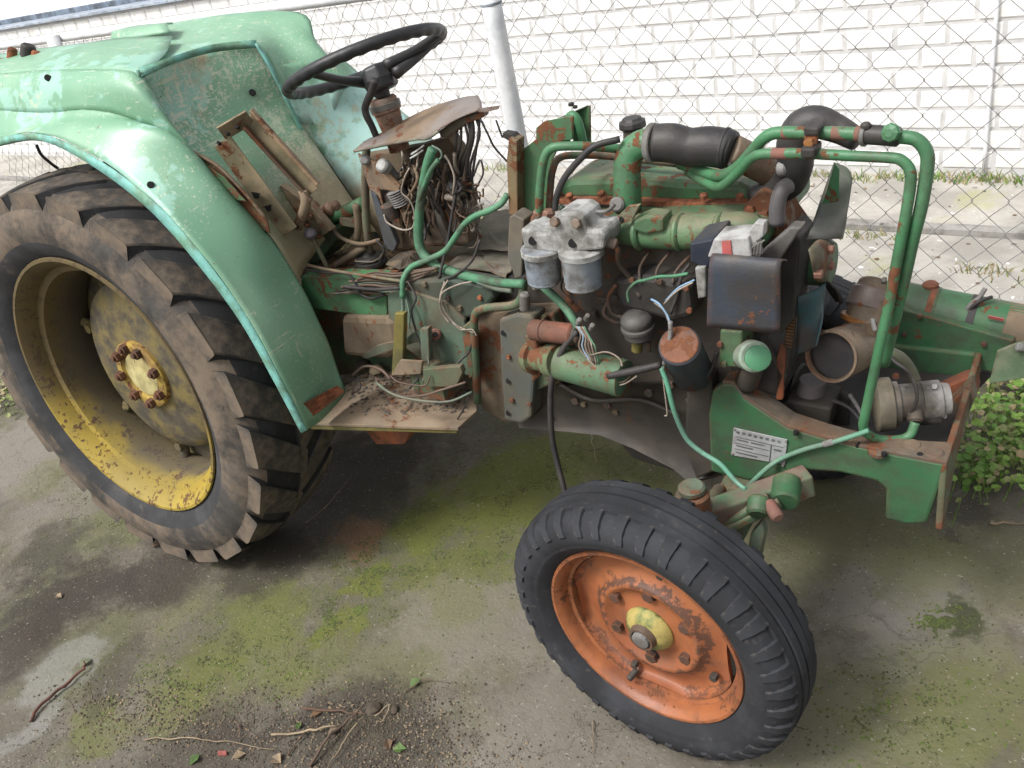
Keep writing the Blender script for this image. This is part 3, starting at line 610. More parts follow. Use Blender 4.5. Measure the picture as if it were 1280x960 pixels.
# ---- engine block, sump
slab('engine_block', [(655, 330), (760, 300), (935, 310), (960, 345), (960, 480), (905, 500), (880, 520), (800, 500), (700, 490), (655, 470)], .37, .63, M['cast'], T, .008)
def rounded_block(name, px, v0, v1, mat, mid, k=.86):
    c = Vector(); P0 = [P(x, y, v=mid) for x, y in px]; c = sum(P0, Vector())/len(P0); secs = [(v0, k), (v0+.035, .97), (v0+.07, 1.), (v1-.07, 1.), (v1-.035, .97), (v1, k)]
    n = len(px); vs = [Vector((c.x+(p.x-c.x)*(f if abs(p.x-c.x) < .9 else 1), v, c.z+(p.z-c.z)*f)) for v, f in secs for p in P0]
    fs = [(i*n+j, i*n+(j+1) % n, (i+1)*n+(j+1) % n, (i+1)*n+j) for i in range(len(secs)-1) for j in range(n)]+[tuple(range(n)), tuple(reversed(range((len(secs)-1)*n, len(secs)*n)))]
    o = mesh(name, vs, fs, mat, T, True, subsurf=1); return o
rounded_block('oil_pan', [(640, 470), (700, 478), (790, 478), (900, 470), (925, 500), (925, 560), (912, 600), (865, 606), (845, 590), (790, 562), (748, 545), (700, 540), (640, 535), (625, 500)], .36, .64, M['pan'], .36, .93)
slab('engine_mount', [(858, 480), (890, 470), (893, 590), (870, 600), (855, 560)], .335, .37, M['pan'], T, .006)
slab('sump_belly', [(760, 540), (905, 560), (900, 598), (868, 606), (840, 590), (790, 575)], .42, .60, M['cast_dark'], T, .01)
# block details: ribs, pads, bolts on the dark side
for x, y in ((770, 372), (850, 372), (742, 392), (838, 480), (812, 490), (866, 540), (864, 500), (720, 500), (560+200, 505)):
    bolt(P(x, y, v=.362), (0, -1, 0), .010, T, M['cast'])
slab('block_rib', [(745, 372), (860, 380), (860, 388), (745, 380)], .355, .372, M['cast'], T)
slab('injection_pump', [(762, 352), (800, 345), (862, 355), (866, 395), (840, 402), (775, 385)], .31, .372, M['cast_dark'], T, .010)
slab('timing_cover', [(905, 415), (955, 420), (985, 470), (975, 500), (920, 480), (905, 450)], .36, .60, M['cast_dark'], T, .01)
# ---- bell housing and clutch housing
slab('bell_housing', [(590, 392), (640, 382), (700, 380), (700, 500), (668, 528), (628, 530), (600, 512)], .36, .64, M['dirtmetal'], T, .012)
slab('flange_plate', [(623, 400), (645, 392), (668, 396), (668, 470), (664, 522), (652, 530), (630, 526), (626, 470)], .315, .365, worn('dusty_green_flange', (.075, .085, .075), (.12, .11, .08), .25, .6, .8), T, .007)
slab('flange_face', [(668, 398), (690, 392), (700, 420), (694, 480), (668, 490)], .335, .372, M['green_dirty'], T, .006)
for x, y in ((630, 416), (636, 476), (636, 516)): can('bolt_hole', P(x, y, v=.3155), P(x, y, v=.3135), .007, M['black'], T, 12, e=.0005)
# grey pipe bending down beside the housing
pipe('fuel_pipe', T3([(654, 352, .32), (652, 372, .32), (640, 382, .32), (604, 386, .32), (593, 398, .32), (594, 440, .32), (597, 503, .32)]), .0095, M['green_dirty'], T)
can('sender', P(656, 366, v=.30), P(656, 388, v=.30), .011, M['grey'], T, 14)
# ---- transmission side, panels
slab('transmission_case', [(375, 350), (500, 352), (610, 355), (640, 395), (620, 500), (560, 495), (480, 470), (420, 470), (380, 400)], .40, .62, M['green_dirty'], T, .008)
slab('side_cover', [(376, 345), (482, 350), (484, 398), (376, 384)], .345, .40, worn('rust_streaked_side_cover', (.06, .19, .08), (.08, .21, .10), .56, .3, .6), T, .003)
slab('gear_housing', [(425, 396), (492, 398), (500, 440), (485, 450), (428, 446)], .33, .40, M['dirtmetal'], T, .016)
gp = slab('gusset_plate', [(484, 368), (500, 360), (560, 380), (580, 400), (590, 460), (585, 470), (530, 452), (500, 430), (486, 405)], .335, .345, M['green_grey'], T, .002)
slab('clutch_cover', [(508, 352), (560, 348), (612, 358), (618, 372), (600, 396), (572, 400), (540, 388), (510, 370)], .345, .40, worn('dark_green_cover', (.045, .065, .05), (.08, .08, .06), .2, .5), T, .008)
for x, y in ((531, 355), (523, 380), (548, 396)): bolt(P(x, y, v=.344), (0, -1, 0), .008, T, M['green_dirty'])
can('pin_boss', P(544, 418, v=.336), P(544, 418, v=.318), .014, M['brown_joint'], T, 18); can('pin', P(544, 418, v=.318), P(544, 418, v=.312), .006, M['cast_dark'], T, 10)
slab('gusset_lower', [(590, 400), (594, 470), (586, 474), (576, 410)], .32, .34, M['green_dirty'], T)
slab('torn_plate', [(452, 446), (470, 432), (505, 424), (520, 414), (536, 410), (535, 424), (500, 434), (458, 449)], .30, .306, M['green_grey'], T, .001)
slab('bracket', [(524, 412), (535, 410), (537, 452), (527, 452)], .285, .30, M['green_grey'], T, .002)
# deck of the transmission (orange-brown dust), levers
deck('transmission_top', [(372, 342), (400, 318), (470, 300), (520, 296), (560, 312), (570, 340), (500, 350), (484, 352)], .735, .012, worn('orange_brown_deck', (.22, .13, .07), (.25, .19, .10), .4, .6, .9), T, .003)
bt = P(463, 326, v=.45)
lathe('lever_boot', bt+Vector((0, 0, -.012)), (0, 0, 1), [(0, .038), (.006, .042), (.014, .041), (.016, .034), (.022, .036), (.028, .032), (.030, .020), (.042, .014)], M['rubber'], T, 32)
pipe('boot_wire', [bt+Vector((.036*math.cos(a), .036*math.sin(a), .012+.003*math.sin(3*a))) for a in [6.2*q/13 for q in range(14)]], .0018, M['wire_pale'], T, 6, 3)
pipe('gear_lever', [bt, P(459, 290, v=.445), P(457, 250, v=.44), P(457, 205, v=.44), P(459, 178, v=.445)], .0095, worn('dusty_lever', (.14, .15, .10), (.16, .13, .09), .3, .4), T)
pipe('control_lever', T3([(409, 334, .36), (401, 318, .36), (394, 304, .36), (390, 296, .36)]), .006, M['green_dirty'], T)
lathe('lever_knob', P(388, 292, v=.36)+Vector((0, 0, -.015)), (0, 0, 1), [(0, .006), (.004, .013), (.013, .0175), (.022, .015), (.028, .008), (.030, .001)], M['knob'], T, 20)
pipe('hydraulic_lever', T3([(334, 276, .33), (322, 262, .33), (308, 246, .325), (300, 236, .32)]), .006, M['wire_dark'], T)
lathe('lever_knob', P(297, 231, v=.32)+Vector((0, 0, -.015)), (-.1, 0, 1), [(0, .006), (.004, .012), (.014, .0155), (.024, .013), (.030, .001)], worn('navy_knob', (.035, .04, .07), None, 0, .1, .35), T, 20)
slab('lever_bracket', [(305, 245), (318, 240), (338, 268), (336, 290), (322, 284), (308, 268)], .34, .35, worn('grey_rust_bracket', (.16, .13, .11), None, .5, .4), T)
pipe('link_arm', T3([(396, 282, .46), (420, 270, .46), (455, 254, .46)]), .017, M['green'], T, 8, curve=False)
slab('link_bracket', [(424, 272), (448, 276), (446, 286), (424, 282)], .44, .455, M['tan'], T); pipe('link_rod', T3([(445, 256, .44), (448, 280, .44), (446, 300, .44)]), .009, M['dirtmetal'], T)
pipe('axle_bar', T3([(410, 338, .43), (430, 325, .43), (456, 308, .43)]), .009, M['dirtmetal'], T)
slab('seat_riser', [(340, 300), (372, 288), (420, 286), (420, 300), (396, 330), (368, 330)], .42, .52, worn('dark_green_riser', (.02, .07, .03), (.05, .06, .04), .2, .4), T, .004)
pipe('rod', T3([(372, 326, .33), (395, 334, .33), (440, 342, .33), (505, 352, .33)]), .004, M['tan'], T, 6)
# ---- foot plate
fp = [P(x, y, w=.462) for x, y in ((378, 528), (572, 535), (596, 513), (594, 490), (570, 470), (500, 462), (440, 470), (425, 492))]
foot = prism('foot_plate', fp, (0, 0, -.008), M['plate'], T, .001)
prism('foot_plate_edge', [fp[0]+Vector((.002, .004, -.008)), fp[1]+Vector((-.01, .004, -.008)), fp[1]+Vector((-.01, .004, -.020)), fp[0]+Vector((.02, .004, -.020))], (0, .01, 0), M['mustard'], T, .001)
prism('foot_plate_lip', [P(377, 506, v=.092), P(420, 483, v=.19), P(430, 491, v=.20), P(382, 528, v=.095)], (0.004, .002, 0.003), M['rust'], T, .001)
slab('under_bracket', [(455, 536), (515, 538), (505, 556), (470, 556)], .28, .32, M['rust'], T, .004)
slab('pedal_arm', [(489, 470), (493, 392), (505, 392), (503, 470)], .27, .285, M['mustard'], T, .003)
slab('pedal_bracket', [(488, 470), (500, 450), (528, 452), (526, 468)], .255, .262, M['tan'], T, .002)
box('step_box', P(546, 474, v=.30)+Vector((0, 0, 0)), (.10, .07, .06), M['green_dirty'], T, (0, 0, -.1), .002)
slab('step_box_side', [(528, 462), (575, 458), (578, 466), (570, 484), (530, 484)], .245, .26, worn('green_brown_box', (.09, .12, .07), (.15, .12, .08), .3, .5), T, .002)
# ---- torn cover sheets behind the engine
def torn(name, px, w_, mat, sag=.004):
    n = len(px); pts = []
    for i in range(n):
        a = Vector(px[i]+(0,)); b = Vector(px[(i+1) % n]+(0,))
        for t in (0, .33, .66):
            q = a+(b-a)*t; pts.append((q.x+(random.uniform(-1.6, 1.6) if t else 0), q.y+(random.uniform(-1.6, 1.6) if t else 0)))
    pp = [P(x, y, w=w_)+Vector((0, 0, sag*mnoise.noise(Vector((x/25., y/25., 0))))) for x, y in pts]
    c = sum(pp, Vector())/len(pp); vs = pp+[c+(p-c)*.5+Vector((0, 0, sag*random.uniform(0, 1))) for p in pp]+[c+Vector((0, 0, sag))]
    k = len(pp); fs = [(i, (i+1) % k, (i+1) % k+k, i+k) for i in range(k)]+[(i+k, (i+1) % k+k, 2*k) for i in range(k)]
    return mesh(name, vs, fs, mat, T, solid=.0025)
M['torn'] = worn('torn_grey_green_sheet', (.15, .15, .11), (.19, .17, .135), .3, .6, .85, dustc=(.24, .2, .16))
torn('cover_sheet', [(566, 306), (592, 280), (615, 262), (640, 262), (640, 312), (600, 311)], .785, M['torn'])
torn('cover_sheet', [(560, 332), (575, 316), (600, 314), (640, 316), (640, 334), (632, 346), (604, 338)], .765, M['torn'])
torn('cover_sheet', [(482, 330), (500, 316), (530, 312), (556, 318), (520, 330), (500, 336)], .755, worn('dark_scrap', (.08, .08, .065), (.12, .1, .08), .3, .6), .012)
slab('cowl_floor', [(560, 345), (650, 352), (660, 380), (610, 384), (570, 372)], .40, .60, M['cast_dark'], T)
bolt(P(599, 296, w=.79), (0, 0, 1), .007, T)
# ---- firewall panels
slab('side_post', [(636, 272), (642, 268), (655, 275), (652, 346), (644, 350), (634, 320)], .33, .37, worn('grey_dusty_post', (.11, .105, .09), (.15, .13, .1), .2, .6), T, .003)
slab('side_post', [(636, 172), (646, 176), (647, 270), (636, 268), (633, 200)], .40, .43, worn('rusty_strip', (.17, .14, .08), (.2, .12, .06), .5, .3), T, .002)
slab('post_clip', [(628, 166), (640, 168), (646, 174), (640, 178), (628, 172)], .41, .43, M['cast_dark'], T, .001)
slab('firewall', [(647, 192), (670, 174), (670, 160), (680, 152), (708, 146), (716, 146), (715, 175), (702, 176), (690, 200), (690, 280), (650, 284)], .43, .436, M['green'], T, .001)
slab('firewall', [(716, 142), (737, 132), (738, 182), (716, 178)], .50, .506, M['green'], T, .001)
prism('firewall_lip', [P(670, 160, v=.43), P(735, 131, v=.50), P(738, 133, v=.53), P(690, 152, v=.50)], (0, 0, -.003), M['green_grey'], T, .001)
bolt(P(714, 131, v=.5), (0, 0, 1), .006, T, M['cast_dark']); bolt(P(719, 134, v=.5), (0, 0, 1), .005, T, M['cast_dark'])
pipe('hoop_pipe', T3([(708, 178, .47), (709, 155, .47), (714, 144, .47), (722, 150, .47), (728, 172, .47), (730, 184, .47)]), .0085, M['green_clean'], T)
# ---- cylinder head, valve cover
slab('cylinder_head', [(690, 282), (770, 276), (935, 272), (960, 278), (962, 304), (930, 318), (860, 314), (800, 308), (700, 304)], .37, .62, M['green'], T, .010)
slab('valve_cover', [(694, 250), (698, 232), (712, 224), (780, 222), (850, 227), (922, 230), (938, 238), (944, 254), (860, 256), (770, 252)], .455, .58, M['green'], T, .014)
slab('gasket_seam', [(690, 250), (770, 250), (860, 254), (950, 253), (950, 258), (860, 260), (770, 256), (690, 256)], .435, .60, M['rust'], T, .001)
for x, y in ((712, 246), (752, 243), (880, 246), (925, 247)): bolt(P(x, y, v=.43), (0, -.3, 1), .008, T, M['rust'])
slab('manifold_boss', [(792, 276), (806, 270), (829, 272), (829, 290), (806, 293), (790, 288)], .318, .36, M['green'], T, .005)
slab('lifting_bracket', [(768, 274), (785, 258), (800, 256), (790, 275), (777, 280)], .318, .326, M['tan'], T, .001)
can('bracket_hole', P(777, 274, v=.3175), P(777, 274, v=.316), .005, M['black'], T, 10, e=.0003)
pipe('intake_manifold', T3([(762, 286, .37), (790, 289, .36), (830, 290, .355), (880, 289, .355), (925, 286, .36), (948, 284, .375)]), [.020, .028, .031, .031, .030, .022], worn('dusty_green_manifold', (.06, .17, .08), (.10, .19, .09), .42, .75, .6), T, 20)
for x in (800, 850, 900): can('manifold_flange', P(x, 290, v=.352)+Vector((-.006, 0, 0)), P(x, 290, v=.352)+Vector((.006, 0, 0)), .034, M['green'], T, 20)
# filler neck and cap
nk = P(790, 185, v=.50)
can('filler_neck', nk+Vector((0, 0, -.03)), P(791, 156, v=.50), .019, M['cast'], T); fc_ = P(791, 160, v=.50)
lathe('filler_cap', fc_, (0, 0, 1), [(0, .024), (.004, .027), (.013, .026), (.016, .020), (.020, .018)], M['rubber'], T, 10, smooth=False, bevel=.001)
# elbow, clamp, hose, duct
pipe('intake_elbow', T3([(785, 262, .38), (784, 235, .38), (784, 208, .385), (789, 190, .39), (802, 180, .395), (816, 178, .40)]), [.026, .0255, .025, .025, .025, .0255], M['green_clean'], T, 22)
can('elbow_plug', P(770, 256, v=.345), P(776, 254, v=.37), .014, M['grey'], T, 16)
hd = (P(905, 186, v=.42)-P(815, 178, v=.40))
can('hose_clamp', P(811, 178, v=.40), P(819, 178.5, v=.40), .034, M['grey'], T, 32, e=.002)
pipe('air_hose', T3([(819, 178.5, .40), (840, 179, .405), (862, 184, .41), (885, 183, .415), (908, 186, .42), (916, 188, .42)]), [.0325, .034, .033, .034, .034, .030], M['rubber'], T, 28)
can('hose_clamp', P(904, 185, v=.42), P(908, 185.6, v=.42), .0352, M['wire_dark'], T, 32, e=.001); bolt(P(914, 205, v=.40), (0, -.5, -1), .006, T, M['cast_dark'])
pipe('metal_duct', T3([(912, 188, .425), (930, 196, .44), (950, 208, .46), (970, 220, .48), (985, 228, .50)]), [.029, .028, .026, .024, .022], M['duct'], T, 24)
# big radiator hose
pipe('radiator_hose', T3([(940, 246, .46), (965, 240, .46), (985, 228, .455), (994, 205, .45), (994, 180, .45), (1003, 160, .45), (1022, 153, .45), (1048, 162, .45), (1072, 175, .44)]), [.020, .023, .029, .030, .031, .031, .027, .022, .018], M['rubber'], T, 22)
pipe('bypass_hose', T3([(985, 232, .40), (977, 238, .385), (972, 255, .38), (971, 280, .38)]), .0135, worn('grey_hose', (.10, .095, .10), (.14, .13, .135), 0, .3), T, 16)
can('thermostat_cap', P(972, 212, v=.43), P(985, 210, v=.43), .013, M['grey'], T, 14)
slab('water_outlet', [(925, 262), (945, 244), (968, 250), (975, 272), (985, 290), (975, 305), (935, 300)], .40, .50, worn('rusty_green_water_outlet', (.13, .12, .06), (.22, .12, .06), .6, .4), T, .010)
for x, y in ((938, 262), (955, 268), (948, 285)): bolt(P(x, y, v=.398), (0, -1, 0), .009, T)
# ---- green twin pipes over the engine and down to the hydraulic pump
pp = dict(n=12, seg=6)
pipe('hydraulic_pipe', T3([(674, 268, .35), (675, 235, .35), (679, 203, .35), (686, 188, .355), (700, 183, .36), (735, 183, .38), (775, 186, .42)]), .0085, M['green_clean'], T, **pp)
pipe('hydraulic_pipe', T3([(686, 268, .37), (688, 235, .37), (691, 212, .37), (700, 197, .38), (725, 194, .42), (770, 196, .47), (850, 205, .48)]), .007, M['green_dirty'], T, **pp)
pipe('rubber_tube', T3([(694, 262, .33), (696, 245, .33), (706, 222, .335), (726, 198, .34), (745, 182, .35), (775, 174, .37)]), .0062, M['rubber'], T, **pp)
for x in (674, 686): can('pipe_fitting', P(x, 262, v=.352), P(x-.5, 278, v=.352), .0125, M['brown_joint'], T, 6)
pipe('hydraulic_pipe', T3([(850, 205, .45), (886, 217, .40), (905, 219, .38), (925, 206, .37), (942, 187, .36), (956, 172, .35), (972, 166, .35), (1005, 166, .345), (1040, 166, .34), (1085, 168, .335), (1125, 171, .33), (1146, 175, .33), (1158, 190, .33), (1159, 210, .33), (1152, 256, .33), (1141, 300, .335), (1130, 350, .34), (1118, 400, .35), (1105, 455, .37)]), .0098, M['green_clean'], T, 14, 6)
pipe('hydraulic_pipe', T3([(860, 215, .43), (886, 230, .39), (901, 233, .37), (920, 218, .36), (937, 200, .345), (950, 193, .335), (975, 192, .33), (1005, 192, .325), (1067, 195, .32), (1110, 197, .32), (1126, 200, .32), (1137, 212, .32), (1138, 230, .32), (1132, 270, .32), (1122, 322, .32), (1111, 381, .32), (1097, 445, .32), (1082, 515, .32), (1079, 533, .325), (1085, 543, .33), (1100, 549, .35), (1125, 549, .37), (1138, 543, .38), (1144, 528, .39)]), .0082, M['green_clean'], T, 14, 6)
can('rubber_sleeve', P(1078, 167.5, v=.336), P(1126, 171, v=.33), .0145, M['rubber'], T, 20); can('sleeve_end', P(1067, 167, v=.337), P(1079, 167.5, v=.336), .0115, M['brown_joint'], T, 16)
can('hose_clamp', P(1078, 168, v=.336), P(1084, 168.3, v=.335), .017, M['grey'], T, 24, e=.001); can('clamp_screw', P(1083, 153, v=.33), P(1082, 162, v=.33), .008, M['cast_dark'], T, 8)
lathe('pipe_union', P(1113, 166, v=.315), (-.2, -1, .3), [(-.01, .012), (0, .014), (.004, .012), (.006, .006)], M['green_clean'], T, 8, smooth=False)
slab('pipe_clip', [(1004, 158), (1024, 159), (1023, 171), (1004, 171)], .315, .36, M['wire_dark'], T, .004); slab('pipe_clip', [(1000, 185), (1019, 186), (1018, 199), (1000, 199)], .30, .34, M['wire_dark'], T, .004)
slab('clip_plate', [(1005, 168), (1022, 168), (1020, 190), (1003, 188)], .318, .328, M['rust'], T, .003); bolt(P(1012, 178, v=.317), (0, -1, 0), .008, T, worn('orange_bolt', (.34, .15, .04), None, .3, .1), h=.009)
for (a_, b_, mt) in (((978, 166), (998, 166), .349), ((965, 192), (997, 192), .329), ((1040, 166.5), (1060, 167), .339)):
    can('worn_band', P(*a_, v=mt), P(*b_, v=mt), .0102 if mt != .329 else .0087, M['brown_joint'], T, 16, e=.0005)
bolt(P(1106, 351, v=.322), (-1, 0, 0), .006, T, M['cast_dark'])
# ---- twin fuel filters
hp = [(650, 286), (660, 288), (668, 292), (684, 292), (690, 272), (700, 266), (718, 266), (728, 272), (734, 288), (752, 288), (757, 294), (754, 312), (700, 318), (656, 312), (652, 300)]
slab('filter_head', hp, .255, .325, M['zinc'], T, .006)
def bowl(cx, y0, y1, v, r):
    a_, b_ = P(cx, y0, v=v), P(cx+4, y1, v=v)
    o = lathe('filter_bowl', a_, b_-a_, [(-.012, r*1.08), (0, r*1.1), (.006, r), (.05, r*.97), ((b_-a_).length-.010, r*.93), ((b_-a_).length-.004, r*.96), ((b_-a_).length, r*.88), ((b_-a_).length+.004, r*.5)], M['bowl'], T, 32); return o
bowl(677, 316, 352, .268, .0345); bowl(726, 318, 358, .268, .0365)
lathe('filter_collar', P(677, 309, v=.268), P(678, 318, v=.268)-P(677, 309, v=.268), [(0, .036), (.002, .040), (.012, .040), (.014, .037)], M['zinc'], T, 28); lathe('filter_collar', P(726, 310, v=.268), P(727, 320, v=.268)-P(726, 310, v=.268), [(0, .038), (.002, .042), (.012, .042), (.014, .039)], M['zinc'], T, 28)
for x, y in ((695, 277), (722, 279)): bolt(P(x, y, v=.254), (0, -1, .3), .0095, T, worn('brown_plug', (.16, .12, .09), None, .3, .3), h=.010)
for x, y in ((666, 301), (716, 304)): can('port', P(x, y, v=.2545), P(x, y, v=.2525), .0085, M['black'], T, 14, e=.0004)
for x, y in ((660, 290), (738, 288), (750, 292)): bolt(P(x, y, v=.27), (0, -.2, 1), .007, T, M['zinc'])
can('banjo', P(752, 300, v=.27), P(772, 306, v=.28), .010, M['cast'], T, 14); pipe('fuel_pipe', T3([(764, 304, .28), (772, 312, .28), (774, 330, .30), (790, 350, .32), (800, 372, .31)]), .005, M['cast'], T, 8)
pipe('bleed_tube', T3([(731, 260, .30), (740, 264, .30), (758, 264, .31), (768, 256, .33)]), .0035, M['grey'], T, 8)
pipe('filter_hose', T3([(700, 258, .32), (712, 268, .33), (728, 262, .33), (733, 258, .32)]), .006, worn('dark_green_hose', (.03, .06, .035), None, 0, .4), T, 8)
can('pipe_fitting', P(668, 290, v=.29), P(672, 270, v=.32), .012, M['cast'], T, 8)
# ---- starter motor and solenoid
sa, sb = P(700, 452, v=.265), P(782, 474, v=.255)
lathe('starter_motor', sa, sb-sa, [(0, .034), (.003, .0365), ((sb-sa).length-.02, .0365), ((sb-sa).length-.018, .038), ((sb-sa).length-.003, .037), ((sb-sa).length, .030)], worn('chipped_green_starter', (.065, .15, .085), (.11, .16, .085), .44, .3, .6), T, 36)
sn = P(664, 446, v=.29); lathe('starter_nose', sn, sa-sn, [(0, .034), (.018, .036), (.020, .027), ((sa-sn).length*.6, .026), ((sa-sn).length*.65, .034), ((sa-sn).length, .036)], worn('rusty_starter_nose', (.15, .12, .07), (.12, .16, .08), .55, .4, .85), T, 28)
slab('starter_mount', [(655, 420), (668, 408), (676, 470), (664, 480)], .275, .335, M['green_dirty'], T, .006)
qa, qb = P(665, 412, v=.275), P(716, 418, v=.27)
lathe('solenoid', qa, qb-qa, [(0, .019), (.003, .0215), (.025, .0215), (.026, .0235), (.030, .0235), (.031, .0215), ((qb-qa).length, .0215), ((qb-qa).length+.004, .018)], worn('red_brown_solenoid', (.22, .085, .055), (.17, .07, .045), .25, .2, .8), T, 28)
can('solenoid_cap', qb, qb+(qb-qa).normalized()*.02, .017, M['cast'], T, 18)
for x, y in ((722, 405), (732, 400), (738, 412)): can('terminal', P(x, y, v=.265), P(x+3, y-6, v=.25), .005, M['grey'], T, 8)
# ---- fuel lift pump
lp = P(800, 420, v=.31)
lathe('lift_pump', lp, (0, -.12, 1), [(-.012, .012), (0, .020), (.004, .029), (.018, .030), (.020, .033), (.026, .033), (.028, .028), (.036, .031), (.044, .030), (.052, .022), (.056, .010)], worn('grey_pump', (.07, .065, .06), (.10, .095, .09), .1, .4, .55), T, 30)
can('pump_nipple', P(797, 424, v=.31), P(796, 440, v=.31), .011, M['mustard'], T, 10); can('pump_nipple', P(811, 428, v=.31), P(811, 440, v=.31), .005, M['cast'], T, 8)
pipe('fuel_pipe', T3([(782, 403, .31), (768, 402, .32), (755, 392, .32), (760, 378, .33)]), .0045, M['cast'], T, 8)
# ---- oil filter, rusty round face up
fa, fb = P(849, 431, v=.235), P(866, 466, v=.325)
lathe('oil_filter', fa, fb-fa, [(-.0015, .030), (0, .034), (.004, .0375), ((fb-fa).length, .0385), ((fb-fa).length+.008, .034)], M['blue'], T, 36, mats=[M['blue'], worn('rusty_filter_face', (.15, .07, .045), (.14, .09, .07), .35, .1, .9)], mi=[1, 0, 0, 0])
lathe('filter_face', fa, fa-fb, [(.0005, .0345), (.0018, .033), (.0018, .001)], worn('orange_filter_face', (.20, .085, .05), (.13, .085, .07), .5, .1, .9), T, 30)
# ---- curved guard sheet and regulator
ga = [P(x, y, v=.215) for x, y in ((887, 322), (975, 330), (975, 416), (884, 408))]
def guard():
    top0, top1, bot1, bot0 = ga; rows = []
    for t in (0., .25, .5, .75, 1.):
        a_ = bot0.lerp(bot1, t); b_ = top0.lerp(top1, t); r = []
        for s in (0, .3, .6, .85): r.append(a_.lerp(b_, s))
        r.append(a_.lerp(b_, .97)+Vector((0, .006, 0))); r.append(b_+Vector((0, .014, -.002))); r.append(b_+Vector((0, .035, -.012)))
        rows.append(r)
    return sheet('guard_sheet', rows, M['blue'], T, .003, 3)
guard()
slab('guard_side', [(886, 312), (974, 324), (974, 412), (886, 404)], .29, .30, M['cast_dark'], T, .002)
rg = slab('regulator', [(862, 304), (892, 298), (896, 322), (884, 336), (862, 328)], .25, .33, M['navy'], T, .004)
slab('regulator_block', [(884, 322), (892, 299), (935, 296), (940, 322), (915, 324)], .245, .30, M['zinc'], T, .003)
slab('regulator_label', [(902, 302), (913, 301), (915, 318), (903, 319)], .2425, .2448, M['red'], T, 0)
slab('regulator_bracket', [(936, 320), (934, 290), (944, 278), (955, 280), (954, 296), (946, 302), (950, 322)], .255, .275, M['zinc'], T, .002)
for k in range(4): pipe('terminal_tab', T3([(938+4*k, 322, .25), (940+4*k, 310-2*k, .25), (944+4*k, 306-2*k, .252)]), .0015, M['grey'], T, 5, 3)
slab('terminal_block', [(868, 335), (882, 333), (882, 372), (872, 374)], .245, .27, M['zinc'], T, .003)
slab('mount_arm', [(945, 322), (988, 284), (1002, 285), (975, 325)], .33, .36, worn('grey_mount_arm', (.20, .19, .18), None, .2, .3), T, .003)
slab('mount_block', [(968, 330), (990, 290), (1000, 300), (992, 400), (975, 420)], .36, .44, M['cast_dark'], T, .004)
# ---- fan, pulley, belt
FC = P(1012, 326, v=.47)
lathe('fan_pulley', FC+Vector((-.035, 0, 0)), (1, 0, -.03), [(0, .055), (.003, .060), (.006, .060), (.012, .048), (.018, .048), (.024, .060), (.028, .058), (.03, .04)], M['rust'], T, 36)
lathe('fan_hub', FC+Vector((-.005, 0, 0)), (1, 0, -.03), [(0, .044), (.035, .043), (.040, .040), (.046, .036)], M['green_frame'], T, 30)
def blade(px0, px1, mat, name='fan_blade'):
    return None
def fan_blade(root_a, root_b, tip_b, tip_a, mid_a, mid_b, mat):
    rows = [[root_a, mid_a, tip_a], [root_a.lerp(root_b, .5)+Vector((.006, 0, 0)), mid_a.lerp(mid_b, .5)+Vector((.012, 0, 0)), tip_a.lerp(tip_b, .5)+Vector((.008, 0, .004))], [root_b, mid_b, tip_b]]
    return sheet('fan_blade', rows, mat, T, .0025, 4)
fm = worn('grey_green_fan_blade', (.085, .10, .075), (.11, .11, .10), .15, .35, .55)
fan_blade(P(1008, 300, u=FC.x+.03), P(1052, 298, u=FC.x+.05), P(1066, 224, u=FC.x+.05), P(1043, 203, u=FC.x+.01), P(1022, 262, u=FC.x+.0), P(1060, 262, u=FC.x+.055), fm)
slab('fan_blade_back', [(1021, 272), (1033, 240), (1043, 204), (1049, 212), (1048, 250)], .535, .538, M['green_clean'], T, 0)
fan_blade(P(998, 372, u=FC.x+.01), P(1033, 352, u=FC.x+.04), P(1020, 432, u=FC.x+.045), P(994, 444, u=FC.x+.0), P(996, 410, u=FC.x), P(1028, 395, u=FC.x+.045), M['teal_blade'])
fan_blade(P(1026, 350, u=FC.x+.035), P(1034, 350, u=FC.x+.04), P(1049, 380, u=FC.x+.045), P(1045, 378, u=FC.x+.03), P(1036, 366, u=FC.x+.03), P(1044, 364, u=FC.x+.05), M['cast_dark'])
sheet('fan_spider', [[P(1010, 312, u=FC.x+.045), P(1022, 300, u=FC.x+.045), P(1036, 304, u=FC.x+.05)], [P(1014, 330, u=FC.x+.05), P(1026, 322, u=FC.x+.055), P(1038, 330, u=FC.x+.05)], [P(1018, 350, u=FC.x+.045), P(1028, 352, u=FC.x+.048), P(1032, 350, u=FC.x+.045)]], M['green_dirty'], T, .004, 3)
for x, y in ((1034, 312), (1034, 332), (1020, 342)): bolt(P(x, y, u=FC.x+.052), (1, 0, 0), .008, T, M['brown_joint'], h=.012)
pu = P(958, 480, v=.40)
def belt():
    top = FC+Vector((-.014, 0, 0)); a_ = P(985, 345, v=.435); b_ = P(975, 470, v=.385)
    pts = [P(994, 352, v=.42), P(991, 385, v=.40), P(986, 430, v=.385), P(978, 480, v=.37)]
    v_, f_ = [], []
    pipe('fan_belt', pts, .009, M['cast_dark'], T, 6)
    for i, p in enumerate(catmull(pts, 12)):
        if i > 24: break
        box('belt_rib', p+Vector((.002, -.0085, 0)), (.014, .004, .0035), M['orange_belt'], T, (0, .1, 0), .0006)
belt()
slab('pulley_strap', [(975, 430), (982, 440), (978, 500), (970, 500), (970, 450)], .36, .37, M['rust'], T, .002)
lathe('crank_pulley', P(985, 500, v=.50), (1, 0, 0), [(0, .075), (.004, .08), (.010, .065), (.016, .065), (.022, .08), (.026, .075)], M['cast_dark'], T, 36)
